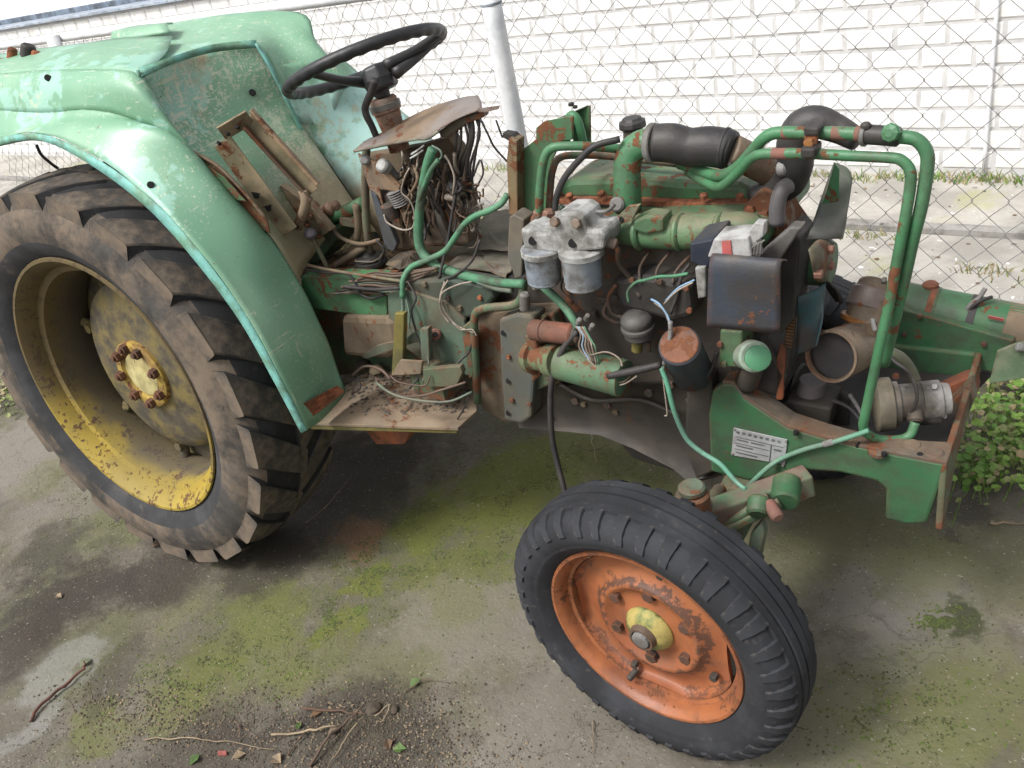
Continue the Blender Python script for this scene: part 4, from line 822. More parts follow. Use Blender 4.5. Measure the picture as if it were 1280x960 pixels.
slab('bracket_plate', [(958, 470), (968, 466), (972, 515), (960, 510)], .37, .38, worn('grey_stay', (.10, .10, .10), None, .1, .3), T)
# mint capped water pump stub
slab('pump_body', [(900, 412), (928, 414), (926, 460), (898, 458)], .30, .37, M['green'], T, .004)
can('pump_stub', P(932, 442, v=.33), P(944, 446, v=.28), .028, worn('pale_green_stub', (.28, .36, .28), (.34, .36, .30), .1, .3), T, 24)
lathe('green_cap', P(946, 447, v=.272), P(953, 450, v=.24)-P(946, 447, v=.272), [(0, .022), (.012, .0225), (.0135, .020), (.014, .001)], M['mint'], T, 14)
pipe('water_elbow', T3([(944, 446, .31), (940, 462, .32), (934, 480, .34)]), .020, M['cast'], T, 14)
# ---- air intake duct in front of the fan
da, db = P(1040, 445, v=.37), P(1083, 428, v=.50)
lathe('duct_mouth', da, db-da, [(.0, .0445), (-.003, .0475), (-.006, .0475), (-.006, .043), (.0, .041)][::-1]+[(.004, .047), (.05, .046), ((db-da).length, .042)], M['duct'], T, 40, caps=False)
lathe('duct_inner', da, db-da, [(.014, .0005), (.014, .0445)], worn('dark_filter_face', (.035, .032, .035), (.05, .045, .045), 0, .2, .9), T, 36, caps=False)
pipe('duct_elbow', T3([(1072, 436, .47), (1080, 415, .50), (1083, 395, .52), (1090, 372, .54), (1096, 358, .56)]), [.040, .040, .037, .036, .034], M['duct'], T, 26)
can('duct_top', P(1082, 388, v=.525), P(1092, 362, v=.55), .0385, worn('purple_brown_duct', (.19, .15, .135), (.16, .12, .11), .2, .35), T, 32)
lathe('duct_clamp', P(1079, 402, v=.515), P(1082, 392, v=.52)-P(1079, 402, v=.515), [(0, .040), (.001, .0425), (.009, .0425), (.010, .040)], worn('orange_clamp', (.40, .17, .035), (.3, .12, .04), .3, .1), T, 36)
can('clamp_screw', P(1090, 398, v=.44), P(1094, 414, v=.43), .004, M['grey'], T, 8); slab('clamp_lug', [(1080, 404), (1096, 402), (1094, 422), (1082, 420)], .44, .45, M['dirtmetal'], T)
lathe('drain_cup', P(1016, 475, v=.44), P(1010, 514, v=.44)-P(1016, 475, v=.44), [(0, .024), (.02, .026), (.046, .027), (.050, .0275), (.052, .025), (.046, .022), (.04, .001)], worn('grey_brown_cup', (.14, .12, .12), (.19, .17, .165), .05, .3), T, 26)
slab('frame_rib', [(1050, 490), (1062, 500), (1060, 545), (1036, 545)], .46, .475, M['pan'], T, .003)
slab('front_floor_step', [(960, 515), (985, 500), (1040, 510), (1035, 540), (990, 532)], .40, .48, M['pan'], T, .006)
# ---- hydraulic pump
ha, hb_ = P(1108, 505, v=.42), P(1186, 498, v=.46)
L_ = (hb_-ha).length
lathe('hydraulic_pump', ha, hb_-ha, [(0, .036), (.006, .040), (.020, .040), (.022, .034), (.035, .0335), (L_*.55, .0335), (L_*.56, .0355), (L_-.015, .0355), (L_-.012, .030), (L_, .028)], worn('dull_silver_pump', (.27, .26, .25), (.19, .18, .17), .08, .6, .5, grime=.7), T, 36)
lathe('pump_flange', ha, ha-hb_, [(-.01, .040), (-.008, .049), (.018, .050), (.021, .046)], worn('beige_pump_flange', (.19, .165, .12), (.14, .125, .09), .2, .5), T, 36)
slab('pump_lower', [(1130, 500), (1182, 500), (1178, 535), (1140, 535)], .42, .47, M['cast_dark'], T, .012)
can('pump_outlet', P(1144, 528, v=.395), P(1143, 505, v=.42), .014, M['cast'], T, 14)
for x, y in ((1168, 483), (1181, 500), (1180, 520)): bolt(P(x, y, v=.435), (.4, -1, .3), .005, T, M['zinc'])
pipe('pump_wire', T3([(1138, 517, .40), (1146, 500, .395), (1143, 478, .40), (1132, 462, .42), (1118, 452, .43), (1110, 440, .44)]), .0032, M['wire_dark'], T, 8)
pipe('breather_hose', T3([(1110, 440, .45), (1125, 447, .46), (1137, 460, .47), (1146, 478, .475)]), [.012, .011, .010, .009], worn('green_brown_hose', (.16, .17, .11), None, .1, .4), T, 12)
pipe('loose_strap', T3([(1062, 493, .42), (1070, 505, .42), (1078, 520, .41), (1082, 535, .40)]), .004, M['grey'], T, 6)
# ---- far side box beam, reservoir cylinder, end bracket
bx = [P(1118, 384, v=.70), P(1268, 426, v=.70), P(1240, 466, v=.70), P(1106, 426, v=.70)]
prism('side_beam', bx, (0, .02, 0.0), M['green_frame'], T, .003)
ca, cb = P(1105, 378, v=.77), P(1300, 418, v=.77); L_ = (cb-ca).length
lathe('reservoir', ca, cb-ca, [(0, .046), (.004, .052), (L_*.3, .052), (L_*.3, .054), (L_*.34, .054), (L_*.34, .052), (L_-.03, .052), (L_, .046)], M['green_frame'], T, 40)
can('reservoir_end', P(1252, 409, v=.77), P(1296, 418, v=.77), .0535, M['dirtmetal'], T, 36)
lathe('reservoir_band', P(1158, 389, v=.77), cb-ca, [(0, .052), (0, .055), (.012, .055), (.012, .052)], M['rust'], T, 40, caps=False)
can('filler_plug', P(1163, 363, v=.78), P(1163, 353, v=.78), .016, M['rust'], T, 12)
lathe('strap', P(1208, 400, v=.77), cb-ca, [(0, .052), (0, .0545), (.014, .0545), (.014, .052)], M['wire_dark'], T, 40, caps=False)
pipe('strap_tail', T3([(1200, 402, .74), (1212, 382, .74), (1224, 372, .75), (1232, 360, .76)]), .0045, M['grey'], T, 6); pipe('strap_tail', T3([(1205, 395, .74), (1222, 378, .74), (1240, 371, .76)]), .0035, M['wire_dark'], T, 6)
box('red_mark', P(1245, 398, v=.722)+Vector((0, -.0, 0)), (.028, .002, .008), M['red'], T, (.3, .15, 0), .0003)
slab('end_bracket', [(1246, 440), (1268, 431), (1285, 428), (1300, 470), (1262, 476), (1236, 480)], .62, .63, worn('scraped_pale_bracket', (.24, .24, .17), (.12, .22, .12), .3, .5), T, .002)
can('bracket_end', P(1270, 433, v=.61), P(1284, 436, v=.615), .008, M['zinc'], T, 10)
slab('under_beam', [(1115, 430), (1240, 470), (1225, 486), (1160, 472), (1112, 455)], .72, .80, M['cast_dark'], T, .004)
# ============================================================ FENDERS AND SHELL
def rowp(l): return [P(x, y, v=v) for x, y, v in l]
lip = [(377, 541, .08), (345, 480, .06), (300, 400, .06), (240, 320, .06), (180, 255, .07), (110, 203, .08), (50, 175, .09), (0, 180, .09), (-70, 200, .09)]
lip2 = [(384, 537, .082), (352, 474, .064), (307, 393, .064), (248, 312, .064), (188, 247, .074), (118, 196, .084), (55, 168, .094), (0, 172, .094), (-70, 192, .094)]
mid1 = [(402, 525, .14), (376, 455, .13), (336, 378, .13), (282, 300, .13), (226, 232, .135), (160, 175, .13), (95, 158, .12), (40, 160, .12), (-60, 170, .12)]
mid2 = [(420, 505, .20), (395, 430, .20), (357, 358, .20), (312, 285, .20), (262, 222, .19), (205, 165, .175), (120, 148, .15), (45, 150, .14), (-60, 150, .14)]
inn = [(432, 489, .235), (406, 422, .245), (372, 352, .245), (330, 288, .245), (284, 235, .235), (232, 185, .215), (140, 140, .17), (50, 140, .155), (-60, 138, .15)]
sheet('rear_fender', [rowp(r) for r in (lip2, mid1, mid2, inn)], M['fender'], T, .003, 5, label='faded teal and green near side fender', wob=.005)
lr = [rowp([(a[0], a[1], a[2]) for a in lip]), rowp(lip2)]
lv = catmull(lr[0], 6); lv2 = catmull(lr[1], 6); vs = [p for q in zip(lv, lv2) for p in q]+[p+Vector((0, .006, -.004)) for p in lv]; n_ = len(lv)
mesh('fender_lip', vs, [(2*i, 2*i+1, 2*i+3, 2*i+2) for i in range(n_-1)]+[(2*i, 2*i+2, 2*n_+i+1, 2*n_+i) for i in range(n_-1)], M['teal_edge'], T, True, solid=.002)
# upper body shell: side face, shelf, bulkhead behind the seat, far fender
side0 = [(284, 235, .235), (232, 185, .215), (140, 140, .17), (50, 140, .155), (-60, 138, .15)]
side1 = [(230, 178, .225), (190, 130, .20), (143, 108, .185), (48, 112, .17), (-60, 118, .165)]
side2 = [(190, 118, .235), (176, 96, .225), (140, 87, .21), (30, 90, .20), (-60, 100, .19)]
sheet('body_side', [rowp(r) for r in (side0, side1, side2)], M['fender'], T, .003, 4, wob=.002)
sh0 = [(-60, 101, .19), (30, 90, .20), (138, 86, .21), (176, 95, .225)]
sh1 = [(-60, 88, .26), (30, 72, .28), (138, 64, .30), (205, 68, .33)]
sh2 = [(-60, 75, .33), (40, 62, .36), (140, 48, .40), (215, 45, .42)]
sheet('body_shelf', [rowp(r) for r in (sh0, sh1, sh2)], M['fender'], T, .003, 4, wob=.003)
st0 = [(138, 52, .42), (170, 47, .43), (212, 40, .45)]; st1 = [(140, 40, .44), (172, 36, .45), (208, 29, .47)]; st2 = [(150, 36, .5), (175, 31, .5), (216, 28, .5)]
sheet('shelf_step', [rowp(r) for r in (st0, st1, st2)], M['fender'], T, .004, 3)
bk = [[(176, 95, .225), (222, 74, .33), (268, 62, .42), (318, 57, .50)],
      [(188, 140, .225), (232, 118, .32), (285, 98, .42), (340, 88, .51)],
      [(226, 185, .225), (262, 165, .32), (310, 140, .43), (366, 140, .53)],
      [(284, 236, .24), (310, 212, .33), (350, 195, .44), (405, 198, .54)],
      [(334, 290, .25), (355, 270, .35), (385, 252, .45), (440, 250, .56)],
      [(372, 350, .26), (390, 320, .36), (420, 290, .46), (470, 290, .57)]]
sheet('seat_bulkhead', [rowp(r) for r in bk], M['fender_panel'], T, .003, 5, label='scratched recessed panel behind the seat frame', wob=.004)
# raised step around the recess
sheet('bulkhead_edge', [rowp([(172, 88, .23), (222, 68, .33), (268, 55, .42), (320, 50, .50)]), rowp([(177, 97, .222), (222, 77, .325), (268, 65, .415), (322, 60, .495)])], M['teal_edge'], T, .004, 5)
pipe('bulkhead_edge', T3([(172, 88, .222), (184, 135, .218), (204, 168, .215), (232, 195, .217)]), .004, M['teal_edge'], T, 8)
pipe('bulkhead_edge', T3([(320, 54, .495), (338, 84, .50), (362, 132, .515), (378, 165, .53)]), .005, M['teal_edge'], T, 8)
fr = [[(176, 90, .24), (240, 68, .38), (318, 55, .498), (344, 92, .513), (374, 155, .538)],
      [(150, 66, .36), (238, 44, .50), (322, 36, .58), (368, 80, .58), (410, 150, .60)],
      [(140, 56, .42), (218, 30, .56), (325, 18, .64), (392, 60, .63), (432, 110, .64)],
      [(160, 50, .60), (230, 26, .62), (370, 14, .70), (398, 55, .66), (448, 106, .67)]]
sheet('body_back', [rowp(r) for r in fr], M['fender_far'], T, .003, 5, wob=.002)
ff = [[(318, 57, .50), (340, 90, .515), (372, 150, .545), (412, 205, .57), (450, 262, .59), (500, 330, .62)],
      [(350, 80, .54), (375, 110, .56), (410, 165, .59), (455, 205, .62), (500, 255, .64), (540, 320, .66)],
      [(395, 70, .64), (425, 110, .65), (458, 150, .67), (505, 190, .69), (550, 235, .71), (580, 300, .72)],
      [(420, 66, .74), (450, 92, .75), (490, 128, .77), (540, 172, .79), (590, 235, .80), (606, 300, .80)]]
sheet('rear_fender', [rowp(r) for r in ff], M['fender_far'], T, .003, 5, label='dusty faded far side fender with sun glare painted in', wob=.002)
# under-skin so nothing shows through from behind
for x, y, v in ((190, 231, .10), (206, 146, .25), (316, 116, .46), (62, 98, .19)):
    p = P(x, y, v=v); can('bolt_hole', p+Vector((.010, -.010, .004)), p+Vector((-.004, .004, -.002)), .0075, M['black'], T, 14, e=.0005)
lathe('hole_ring', P(190, 231, v=.112), (.25, -.6, .75), [(.006, .009), (.0075, .011), (.0075, .014), (.005, .016)], M['rust'], T, 18, caps=False)
# rusted slot in the inner fender
slot = rowp([(233, 187, .22), (252, 196, .222), (280, 214, .23), (310, 245, .24), (336, 275, .25), (340, 292, .25), (322, 284, .245), (290, 258, .24), (258, 228, .232), (240, 206, .225)])
prism('fender_slot', [p+Vector((.006, -.010, .006)) for p in slot], (-.01, .01, -.006), worn('slot_rust', (.24, .16, .09), (.12, .10, .05), .55, .4), T, .001)
slot2 = rowp([(240, 196, .215), (256, 204, .217), (285, 224, .222), (312, 254, .232), (300, 252, .23), (276, 232, .222), (250, 212, .216)])
prism('slot_shadow_gap', [p+Vector((.010, -.014, .010)) for p in slot2], (-.004, .004, -.003), M['green'], T, .0005)
pipe('slot_rim', [p+Vector((.006, -.012, .008)) for p in rowp([(233, 187, .22), (252, 195, .222), (280, 212, .23), (310, 243, .24), (338, 276, .25)])], .004, M['dirtmetal'], T, 8)
# seat frame rails
M['seat_rail'] = worn('tan_rusty_rail', (.27, .21, .13), (.19, .165, .09), .3, .5, .8)
def rail(name, a, b, wd, th, mat, side=Vector((1, 0, .4))):
    a, b = Vector(a), Vector(b); d = (b-a).normalized(); s_ = (side-d*side.dot(d)).normalized(); n2 = d.cross(s_)
    q = [a-s_*wd/2, a+s_*wd/2, b+s_*wd/2, b-s_*wd/2]
    o = prism(name, q, n2*th, mat, T, .0015); return o
sdv = Vector((.6, .35, .5))
a_, b_ = P(278, 176, v=.285), P(362, 290, v=.305)
rail('seat_rail', a_, b_, .050, .004, M['seat_rail'], sdv)
a2, b2 = P(308, 148, v=.335), P(392, 240, v=.38)
rail('seat_rail', a2, b2, .034, .004, M['seat_rail'], sdv); rail('seat_rail', a2+Vector((.012, .014, .016)), b2+Vector((.012, .014, .016)), .010, .016, worn('pale_rail_flange', (.36, .27, .17), (.3, .2, .12), .4, .2), sdv)
rail('seat_rail', a2+Vector((.0, -.01, -.014)), b2+Vector((.0, -.01, -.014)), .008, .016, worn('brown_rail_flange', (.12, .08, .05), None, .4, .2), sdv)
rail('seat_cross_bar', P(276, 166, v=.28), P(312, 145, v=.335), .040, .006, M['seat_rail'], Vector((.4, -.3, .9)))
pipe('seat_link', T3([(379, 238, .36), (382, 255, .355), (372, 284, .35)]), .012, M['tan'], T, 8)
for x, y, v in ((286, 168, .275), (298, 160, .30), (275, 180, .275), (372, 284, .33)): can('rail_hole', P(x, y, v=v)+Vector((.006, -.008, .006)), P(x, y, v=v), .004, M['black'], T, 8, e=.0003)
for pxl in ([(313, 240), (324, 242), (322, 248), (316, 248)], [(330, 258), (338, 256), (338, 264), (334, 264)]):
    slab('rail_slot', pxl, .284, .287, M['black'], T, 0)
slab('seat_pan', [(326, 236), (352, 232), (392, 262), (414, 288), (395, 300), (350, 298), (330, 268)], .39, .41, worn('dusty_seat_pan', (.20, .145, .09), (.12, .12, .075), .45, .7), T, .002)
scatter_n = [P(random.uniform(335, 405), random.uniform(268, 300), v=.385) for _ in range(40)]
for q_, p_ in enumerate(scatter_n[:26]): bolt(p_, (random.uniform(-1, 1), -1, random.uniform(0, 1)), random.uniform(.003, .007), T, (M['cast'], M['tan'], M['rust'])[q_ % 3], name='rust_flake')
for (x, y, r_) in ((392, 258, .016), (404, 264, .013), (412, 262, .018), (420, 256, .011)): 
    lathe('rust_lump', P(x, y, v=.45), (0, -.3, 1), [(-.01, r_*.8), (0, r_), (r_*.6, r_*.8), (r_, r_*.3)], worn('salmon_rust', (.28, .17, .12), (.22, .14, .09), .4, .4), T, 9)
# rusty hitch remains at the rear
for x, y, r_ in ((14, 68, .012), (34, 64, .018), (44, 72, .012)): can('hitch_pin', P(x, y+8, v=.30), P(x+2, y-8, v=.31), r_, M['rust'] if r_ < .015 else M['cast_dark'], T, 10)
pipe('hitch_bar', T3([(0, 76, .30), (28, 76, .30), (60, 72, .31)]), .008, M['dirtmetal'], T, 8)
pipe('loose_cable', T3([(46, 182, .12), (52, 194, .13), (66, 206, .15), (72, 210, .16)]), .004, M['wire_dark'], T, 6)
# ============================================================ STEERING
def pix(p):
    q = O+U*p.x+V*p.y+W*p.z-CAM; d = q.dot(fw); return 640+FPX*q.dot(cr)/d, 480-FPX*q.dot(cu)/d
SC = Vector((.733, .507, 1.212)); SN = Vector((-.288, .132, .949)).normalized(); SR = .181
ex = SN.orthogonal().normalized(); ey = SN.cross(ex); rp = [SC+SR*(math.cos(a)*ex+math.sin(a)*ey) for a in [2*math.pi*k/160 for k in range(160)]]
def onring(x, y): return min(rp, key=lambda p: (pix(p)[0]-x)**2+(pix(p)[1]-y)**2)
vs = []; fs = []; N = 160; n = 14
for i, p in enumerate(rp):
    rad = (p-SC).normalized(); g = i*2*math.pi/N
    for k in range(n):
        a = 2*math.pi*k/n; rr = .0135; 
        if math.sin(a) < -.1: rr -= .0022*(.5+.5*math.cos(g*34))
        vs.append(p+rr*(math.cos(a)*rad+math.sin(a)*SN))
fs = [(i*n+k, i*n+(k+1) % n, ((i+1) % N)*n+(k+1) % n, ((i+1) % N)*n+k) for i in range(N) for k in range(n)]
stw = mesh('steering_wheel', vs, fs, M['plastic'], T, True)
HB = P(474, 97, v=.503)
for x, y, sx, sy in ((391, 97, 462, 104), (553, 44, 494, 92), (552, 40, 482, 82)):
    e_ = onring(x, y); h_ = P(sx, sy, v=.50)
    pipe('spoke', [e_, e_.lerp(h_, .5)+Vector((0, 0, -.004)), h_], [.0085, .0095, .013], M['plastic'], stw, 10)
lathe('hub', HB+SN*.026, -SN, [(0, .030), (.004, .037), (.030, .041), (.052, .036), (.054, .026)], M['plastic'], stw, 8, smooth=False, bevel=.005)
c0, c1, c2 = P(478, 122, v=.50), P(486, 146, v=.50), P(500, 172, v=.51)
can('column_neck', HB, c0, .018, M['wire_dark'], T, 20)
lathe('steering_column', c0, c1-c0, [(0, .028), (.004, .031), (.018, .031), (.020, .034), (.030, .034), (.032, .030), (.07, .026), (.12, .024)], worn('rusty_pink_column', (.27, .15, .10), (.24, .19, .15), .4, .3, .75), T, 26)
lathe('column_clamp', c0.lerp(c1, .25), c1-c0, [(0, .033), (.001, .036), (.012, .036), (.013, .033)], worn('grey_clamp_ring', (.17, .16, .15), None, .2, .3), T, 26)
pipe('throttle_lever', T3([(469, 100, .44), (466, 112, .44), (457, 132, .44), (458, 144, .44), (464, 156, .445), (471, 172, .45)]), [.010, .0095, .008, .008, .0075, .0075], M['wire_dark'], T, 10)
# ============================================================ DASH PEDESTAL
cv = [[(443, 188, .40), (487, 179, .40), (532, 172, .40), (550, 160, .40), (575, 147, .405), (602, 136, .41)],
      [(458, 176, .44), (495, 163, .45), (530, 152, .45), (556, 142, .45), (580, 132, .455), (602, 126, .46)],
      [(475, 168, .50), (500, 152, .53), (528, 139, .54), (556, 128, .54), (580, 121, .55), (597, 119, .55)],
      [(480, 172, .56), (505, 160, .60), (530, 146, .61), (556, 136, .61), (580, 129, .61), (598, 128, .60)]]
sheet('dash_canopy', [rowp(r) for r in cv], M['canopy'], T, .003, 5, label='grey rust-streaked dash cowl with torn front edge', wob=.003)
pipe('canopy_edge', T3([(443, 189, .398), (487, 180, .398), (520, 174, .398), (534, 173, .398), (548, 164, .398)]), .0035, worn('pale_edge', (.22, .22, .17), None, .3, .3), T, 6)
slab('torn_tab', [(596, 136), (612, 134), (624, 132), (622, 137), (608, 140), (598, 140)], .41, .413, M['canopy'], T, 0)
slab('gauge_ring', [(548, 164), (572, 148), (600, 140), (602, 148), (580, 156), (560, 172), (550, 172)], .42, .45, worn('olive_gauge_surround', (.12, .10, .07), None, .4, .4), T, .003)
slab('pedestal_back', [(450, 196), (520, 184), (560, 172), (572, 190), (580, 230), (590, 280), (584, 306), (520, 310), (490, 314), (470, 262)], .53, .57, M['dirtmetal'], T, .004)
slab('pedestal_side', [(447, 192), (456, 196), (478, 206), (500, 232), (498, 240), (474, 236), (480, 262), (476, 268), (462, 238)], .415, .42, worn('tan_side_plate', (.24, .16, .10), (.2, .15, .11), .42, .4), T, .001)
slab('pedestal_leg', [(462, 238), (470, 244), (496, 305), (492, 314), (482, 312)], .41, .425, worn('blue_grey_leg', (.07, .075, .085), None, .2, .4), T, .002)
slab('pedestal_leg', [(528, 226), (534, 226), (562, 300), (556, 308)], .43, .445, worn('grey_leg', (.12, .11, .10), None, .3, .5), T, .002)
slab('pedestal_foot', [(500, 250), (560, 262), (584, 270), (586, 306), (540, 308), (500, 312)], .45, .50, worn('brown_pedestal_foot', (.14, .10, .07), None, .4, .7), T, .008)
can('lamp_socket', P(476, 206, v=.40), P(484, 210, v=.42), .016, M['zinc'], T, 14); can('lamp_socket', P(455, 200, v=.405), P(458, 199, v=.42), .012, M['grey'], T, 14)
can('switch_barrel', P(484, 208, v=.43), P(496, 224, v=.44), .011, M['grey'], T, 12); can('bulb_holder', P(560, 232, v=.42), P(570, 236, v=.44), .011, M['grey'], T, 12); can('switch_barrel', P(556, 246, v=.41), P(574, 248, v=.42), .008, worn('clay_barrel', (.3, .25, .2), None, .1, .3), T, 10)
sp0, sp1 = P(494, 238, v=.42), P(504, 256, v=.425)
lathe('coil_spring', sp0, sp1-sp0, [(.0055*k+(.0025 if j else 0), .017 if j else .022) for k in range(7) for j in (0, 1)], M['grey'], T, 20)
lathe('relay', P(488, 262, v=.42), (0, -.2, 1), [(-.02, .018), (0, .020), (.014, .018), (.016, .010)], M['cast'], T, 18); lathe('relay', P(512, 272, v=.43), (.2, -.2, 1), [(-.02, .014), (0, .016), (.02, .014), (.022, .010)], M['dirtmetal'], T, 14)
slab('fuse_block', [(470, 240), (492, 246), (494, 262), (478, 268), (468, 254)], .425, .45, M['cast'], T, .004)
# gauge harness: bent black tubes at the right of the canopy
for k in range(7):
    x0 = 572+k*4.5; y0 = 158-k*2.6
    pipe('gauge_tube', T3([(x0, y0, .43), (x0+random.uniform(-3, 6), y0+24, .43), (568+k*4, 196+k*2, .45), (562+k*5+random.uniform(-4, 4), 222+k*3, .46), (566+k*4, 250, .47)]), random.choice((.003, .0045, .006)), M['wire_dark'], T, 7)
# thick green cable sheath and branches
pipe('cable_sheath', T3([(541, 186, .395), (536, 200, .39), (531, 222, .39), (527, 245, .39), (524, 268, .39), (523, 295, .385), (527, 314, .38), (540, 328, .375), (560, 338, .37), (590, 347, .35), (622, 353, .33), (655, 355, .31)]), [.0105, .0105, .0105, .0105, .011, .011, .011, .0105, .010, .0095, .009], M['cable'], T, 14)
pipe('cable_sheath', T3([(634, 243, .40), (627, 254, .395), (612, 263, .39), (594, 270, .385), (580, 281, .38), (568, 298, .375), (556, 314, .37), (534, 325, .36), (514, 334, .35), (504, 350, .33), (503, 372, .32)]), .0068, M['cable'], T, 12)
pipe('cable_sheath', T3([(548, 200, .385), (538, 214, .38), (529, 236, .38), (524, 252, .385)]), .0055, M['cable'], T, 8)
pipe('cable_sheath', T3([(598, 352, .34), (620, 360, .33), (640, 363, .32)]), .0065, M['cable_dusty'], T, 8)
pipe('cable_sheath', T3([(672, 352, .30), (690, 368, .29), (706, 384, .28), (716, 398, .27), (722, 410, .265)]), [.008, .0085, .0085, .008, .0075], M['cable'], T, 12)
can('cable_tie', P(665, 350, v=.31), P(676, 358, v=.30), .013, M['grey'], T, 10)
for k in range(6): pipe('wire', T3([(662+k*2, 352, .30), (668+3*k, 362-k, .295), (676+2*k, 356+2*k, .29), (684, 364+k, .295)]), .0018, M['wire_pale'], T, 5, 4)
# mint cable down the front, black cable hanging to the ground
pipe('mint_cable', T3([(826, 458, .24), (834, 480, .235), (843, 515, .23), (858, 548, .235), (878, 566, .24), (900, 580, .24), (918, 600, .235), (932, 612, .225)]), .0048, worn('mint_cable_sheath', (.11, .32, .21), (.17, .34, .26), 0, .2, .4), T, 10)
pipe('mint_cable', T3([(1086, 538, .315), (1066, 545, .312), (1040, 553, .31), (1005, 562, .31), (970, 577, .31), (945, 598, .27), (925, 618, .22), (900, 640, .175), (888, 655, .16)]), .0048, worn('grey_mint_cable_sheath', (.10, .24, .16), (.16, .27, .20), 0, .25, .5), T, 10)
can('cable_joiner', P(1028, 556, v=.3095), P(1042, 552, v=.3095), .0062, M['zinc'], T, 10)
hang = T3([(722, 414, .26), (704, 436, .25), (692, 465, .24), (688, 500, .235), (690, 545, .23), (697, 580, .22), (706, 616, .20)])
pipe('hanging_cable', hang+[hang[-1]+Vector((.01, -.02, -.07)), hang[-1]+Vector((.03, .0, -.14))], .0062, M['wire_dark'], T, 10)
pipe('wire_wrap', T3([(760, 470, .225), (780, 466, .225), (800, 462, .23), (826, 456, .24)]), [.006, .0075, .008, .0065], M['wire_dark'], T, 10)
pipe('wire_wrap', T3([(838, 402, .24), (838, 418, .24), (834, 440, .24), (830, 456, .24)]), .0045, M['grey'], T, 8)
def W_(pts, r, m_): pipe('wire', T3(pts), r, M[m_], T, 6, 5)
# engine bay wires
W_([(800, 352, .28), (822, 346, .27), (842, 345, .26), (860, 342, .255)], .003, 'cable'); W_([(786, 378, .28), (785, 364, .28), (795, 353, .28), (806, 350, .28)], .003, 'cable')
W_([(868, 350, .25), (848, 360, .255), (832, 376, .26)], .0018, 'wire_blue'); W_([(866, 353, .25), (846, 364, .255), (830, 380, .26)], .0018, 'wire_pale')
W_([(814, 374, .26), (824, 380, .255), (834, 394, .25), (838, 406, .245)], .002, 'wire_blue'); W_([(818, 378, .26), (830, 388, .255), (836, 402, .25)], .0018, 'wire_pale')
for k, c_ in enumerate(('wire_pale', 'wire_blue', 'wire_pale', 'wire_brown', 'wire_pale', 'cable')):
    W_([(720+k*2, 408, .255), (726+3*k, 418+2*k, .25), (724+4*k, 434, .245), (734+3*k, 448+2*k, .24)], .0018, c_)
W_([(734, 448, .24), (748, 462, .235), (765, 472, .23)], .002, 'wire_pale'); W_([(738, 444, .24), (758, 440, .235), (774, 448, .23), (778, 458, .225)], .0018, 'wire_pale'); W_([(726, 452, .24), (748, 470, .235), (776, 478, .23), (792, 466, .225)], .0018, 'wire_brown'); W_([(744, 476, .24), (760, 482, .235), (780, 480, .23), (796, 470, .225)], .0018, 'wire_pale')
W_([(833, 445, .24), (829, 470, .24), (834, 515, .24), (831, 520, .24)], .0016, 'wire_pale')
# wires spilling over the deck and side
for k in range(9):
    y = 338+k*3.2
    W_([(548-k*2, 334+k, .36), (520, 338+k*2, .35), (495-k, y+4, .34), (470-k*2, y+2, .335), (452-k*5, y+6+random.uniform(-3, 3), .33)], random.choice((.0022, .003, .004)), random.choice(('wire_brown', 'cable_dusty', 'wire_brown', 'wire_pale', 'wire_dark')))
W_([(372, 334, .33), (400, 340, .33), (432, 342, .33), (446, 356, .33), (452, 368, .33), (466, 373, .33), (480, 368, .33)], .0035, 'wire_dark')
W_([(430, 358, .32), (446, 360, .32), (470, 362, .32), (500, 360, .32)], .005, 'wire_dark')
W_([(503, 372, .32), (504, 384, .32), (502, 392, .315)], .004, 'cable_dusty')
for k, pts in enumerate(([(510, 352, .33), (520, 372, .32), (514, 390, .31), (522, 420, .30), (528, 444, .29), (524, 470, .27), (512, 486, .25)], [(504, 360, .33), (512, 392, .315), (512, 412, .31), (524, 430, .30), (536, 452, .28), (528, 478, .25)],
                         [(556, 352, .34), (550, 372, .33), (552, 390, .325), (562, 404, .32)], [(560, 350, .34), (552, 366, .33), (556, 388, .325), (570, 406, .32), (592, 416, .31)], [(590, 352, .34), (572, 356, .33), (553, 366, .325), (550, 380, .32)],
                         [(470, 472, .24), (476, 484, .22), (500, 495, .2), (530, 494, .21), (550, 488, .22), (582, 478, .24)], [(470, 478, .22), (490, 492, .19), (520, 500, .19), (560, 502, .21), (590, 490, .25)], [(586, 496, .26), (580, 510, .26), (572, 524, .255)], [(538, 470, .24), (530, 482, .23), (500, 478, .22), (488, 470, .23)],
                         [(566, 404, .32), (576, 412, .31), (590, 412, .31), (596, 420, .31)], [(600, 300, .37), (590, 326, .36), (572, 342, .35), (556, 350, .345)], [(572, 230, .42), (566, 262, .40), (560, 300, .38), (553, 330, .36), (549, 348, .35)])):
    W_(pts, (.0025, .0022, .002, .0018, .002, .003, .003, .002, .002, .0015, .003, .0035)[k], ('wire_dark', 'cable_dusty', 'wire_pale', 'wire_pale', 'wire_pale', 'wire_brown', 'cable_dusty', 'wire_dark', 'wire_brown', 'wire_pale', 'wire_dark', 'wire_dark')[k])
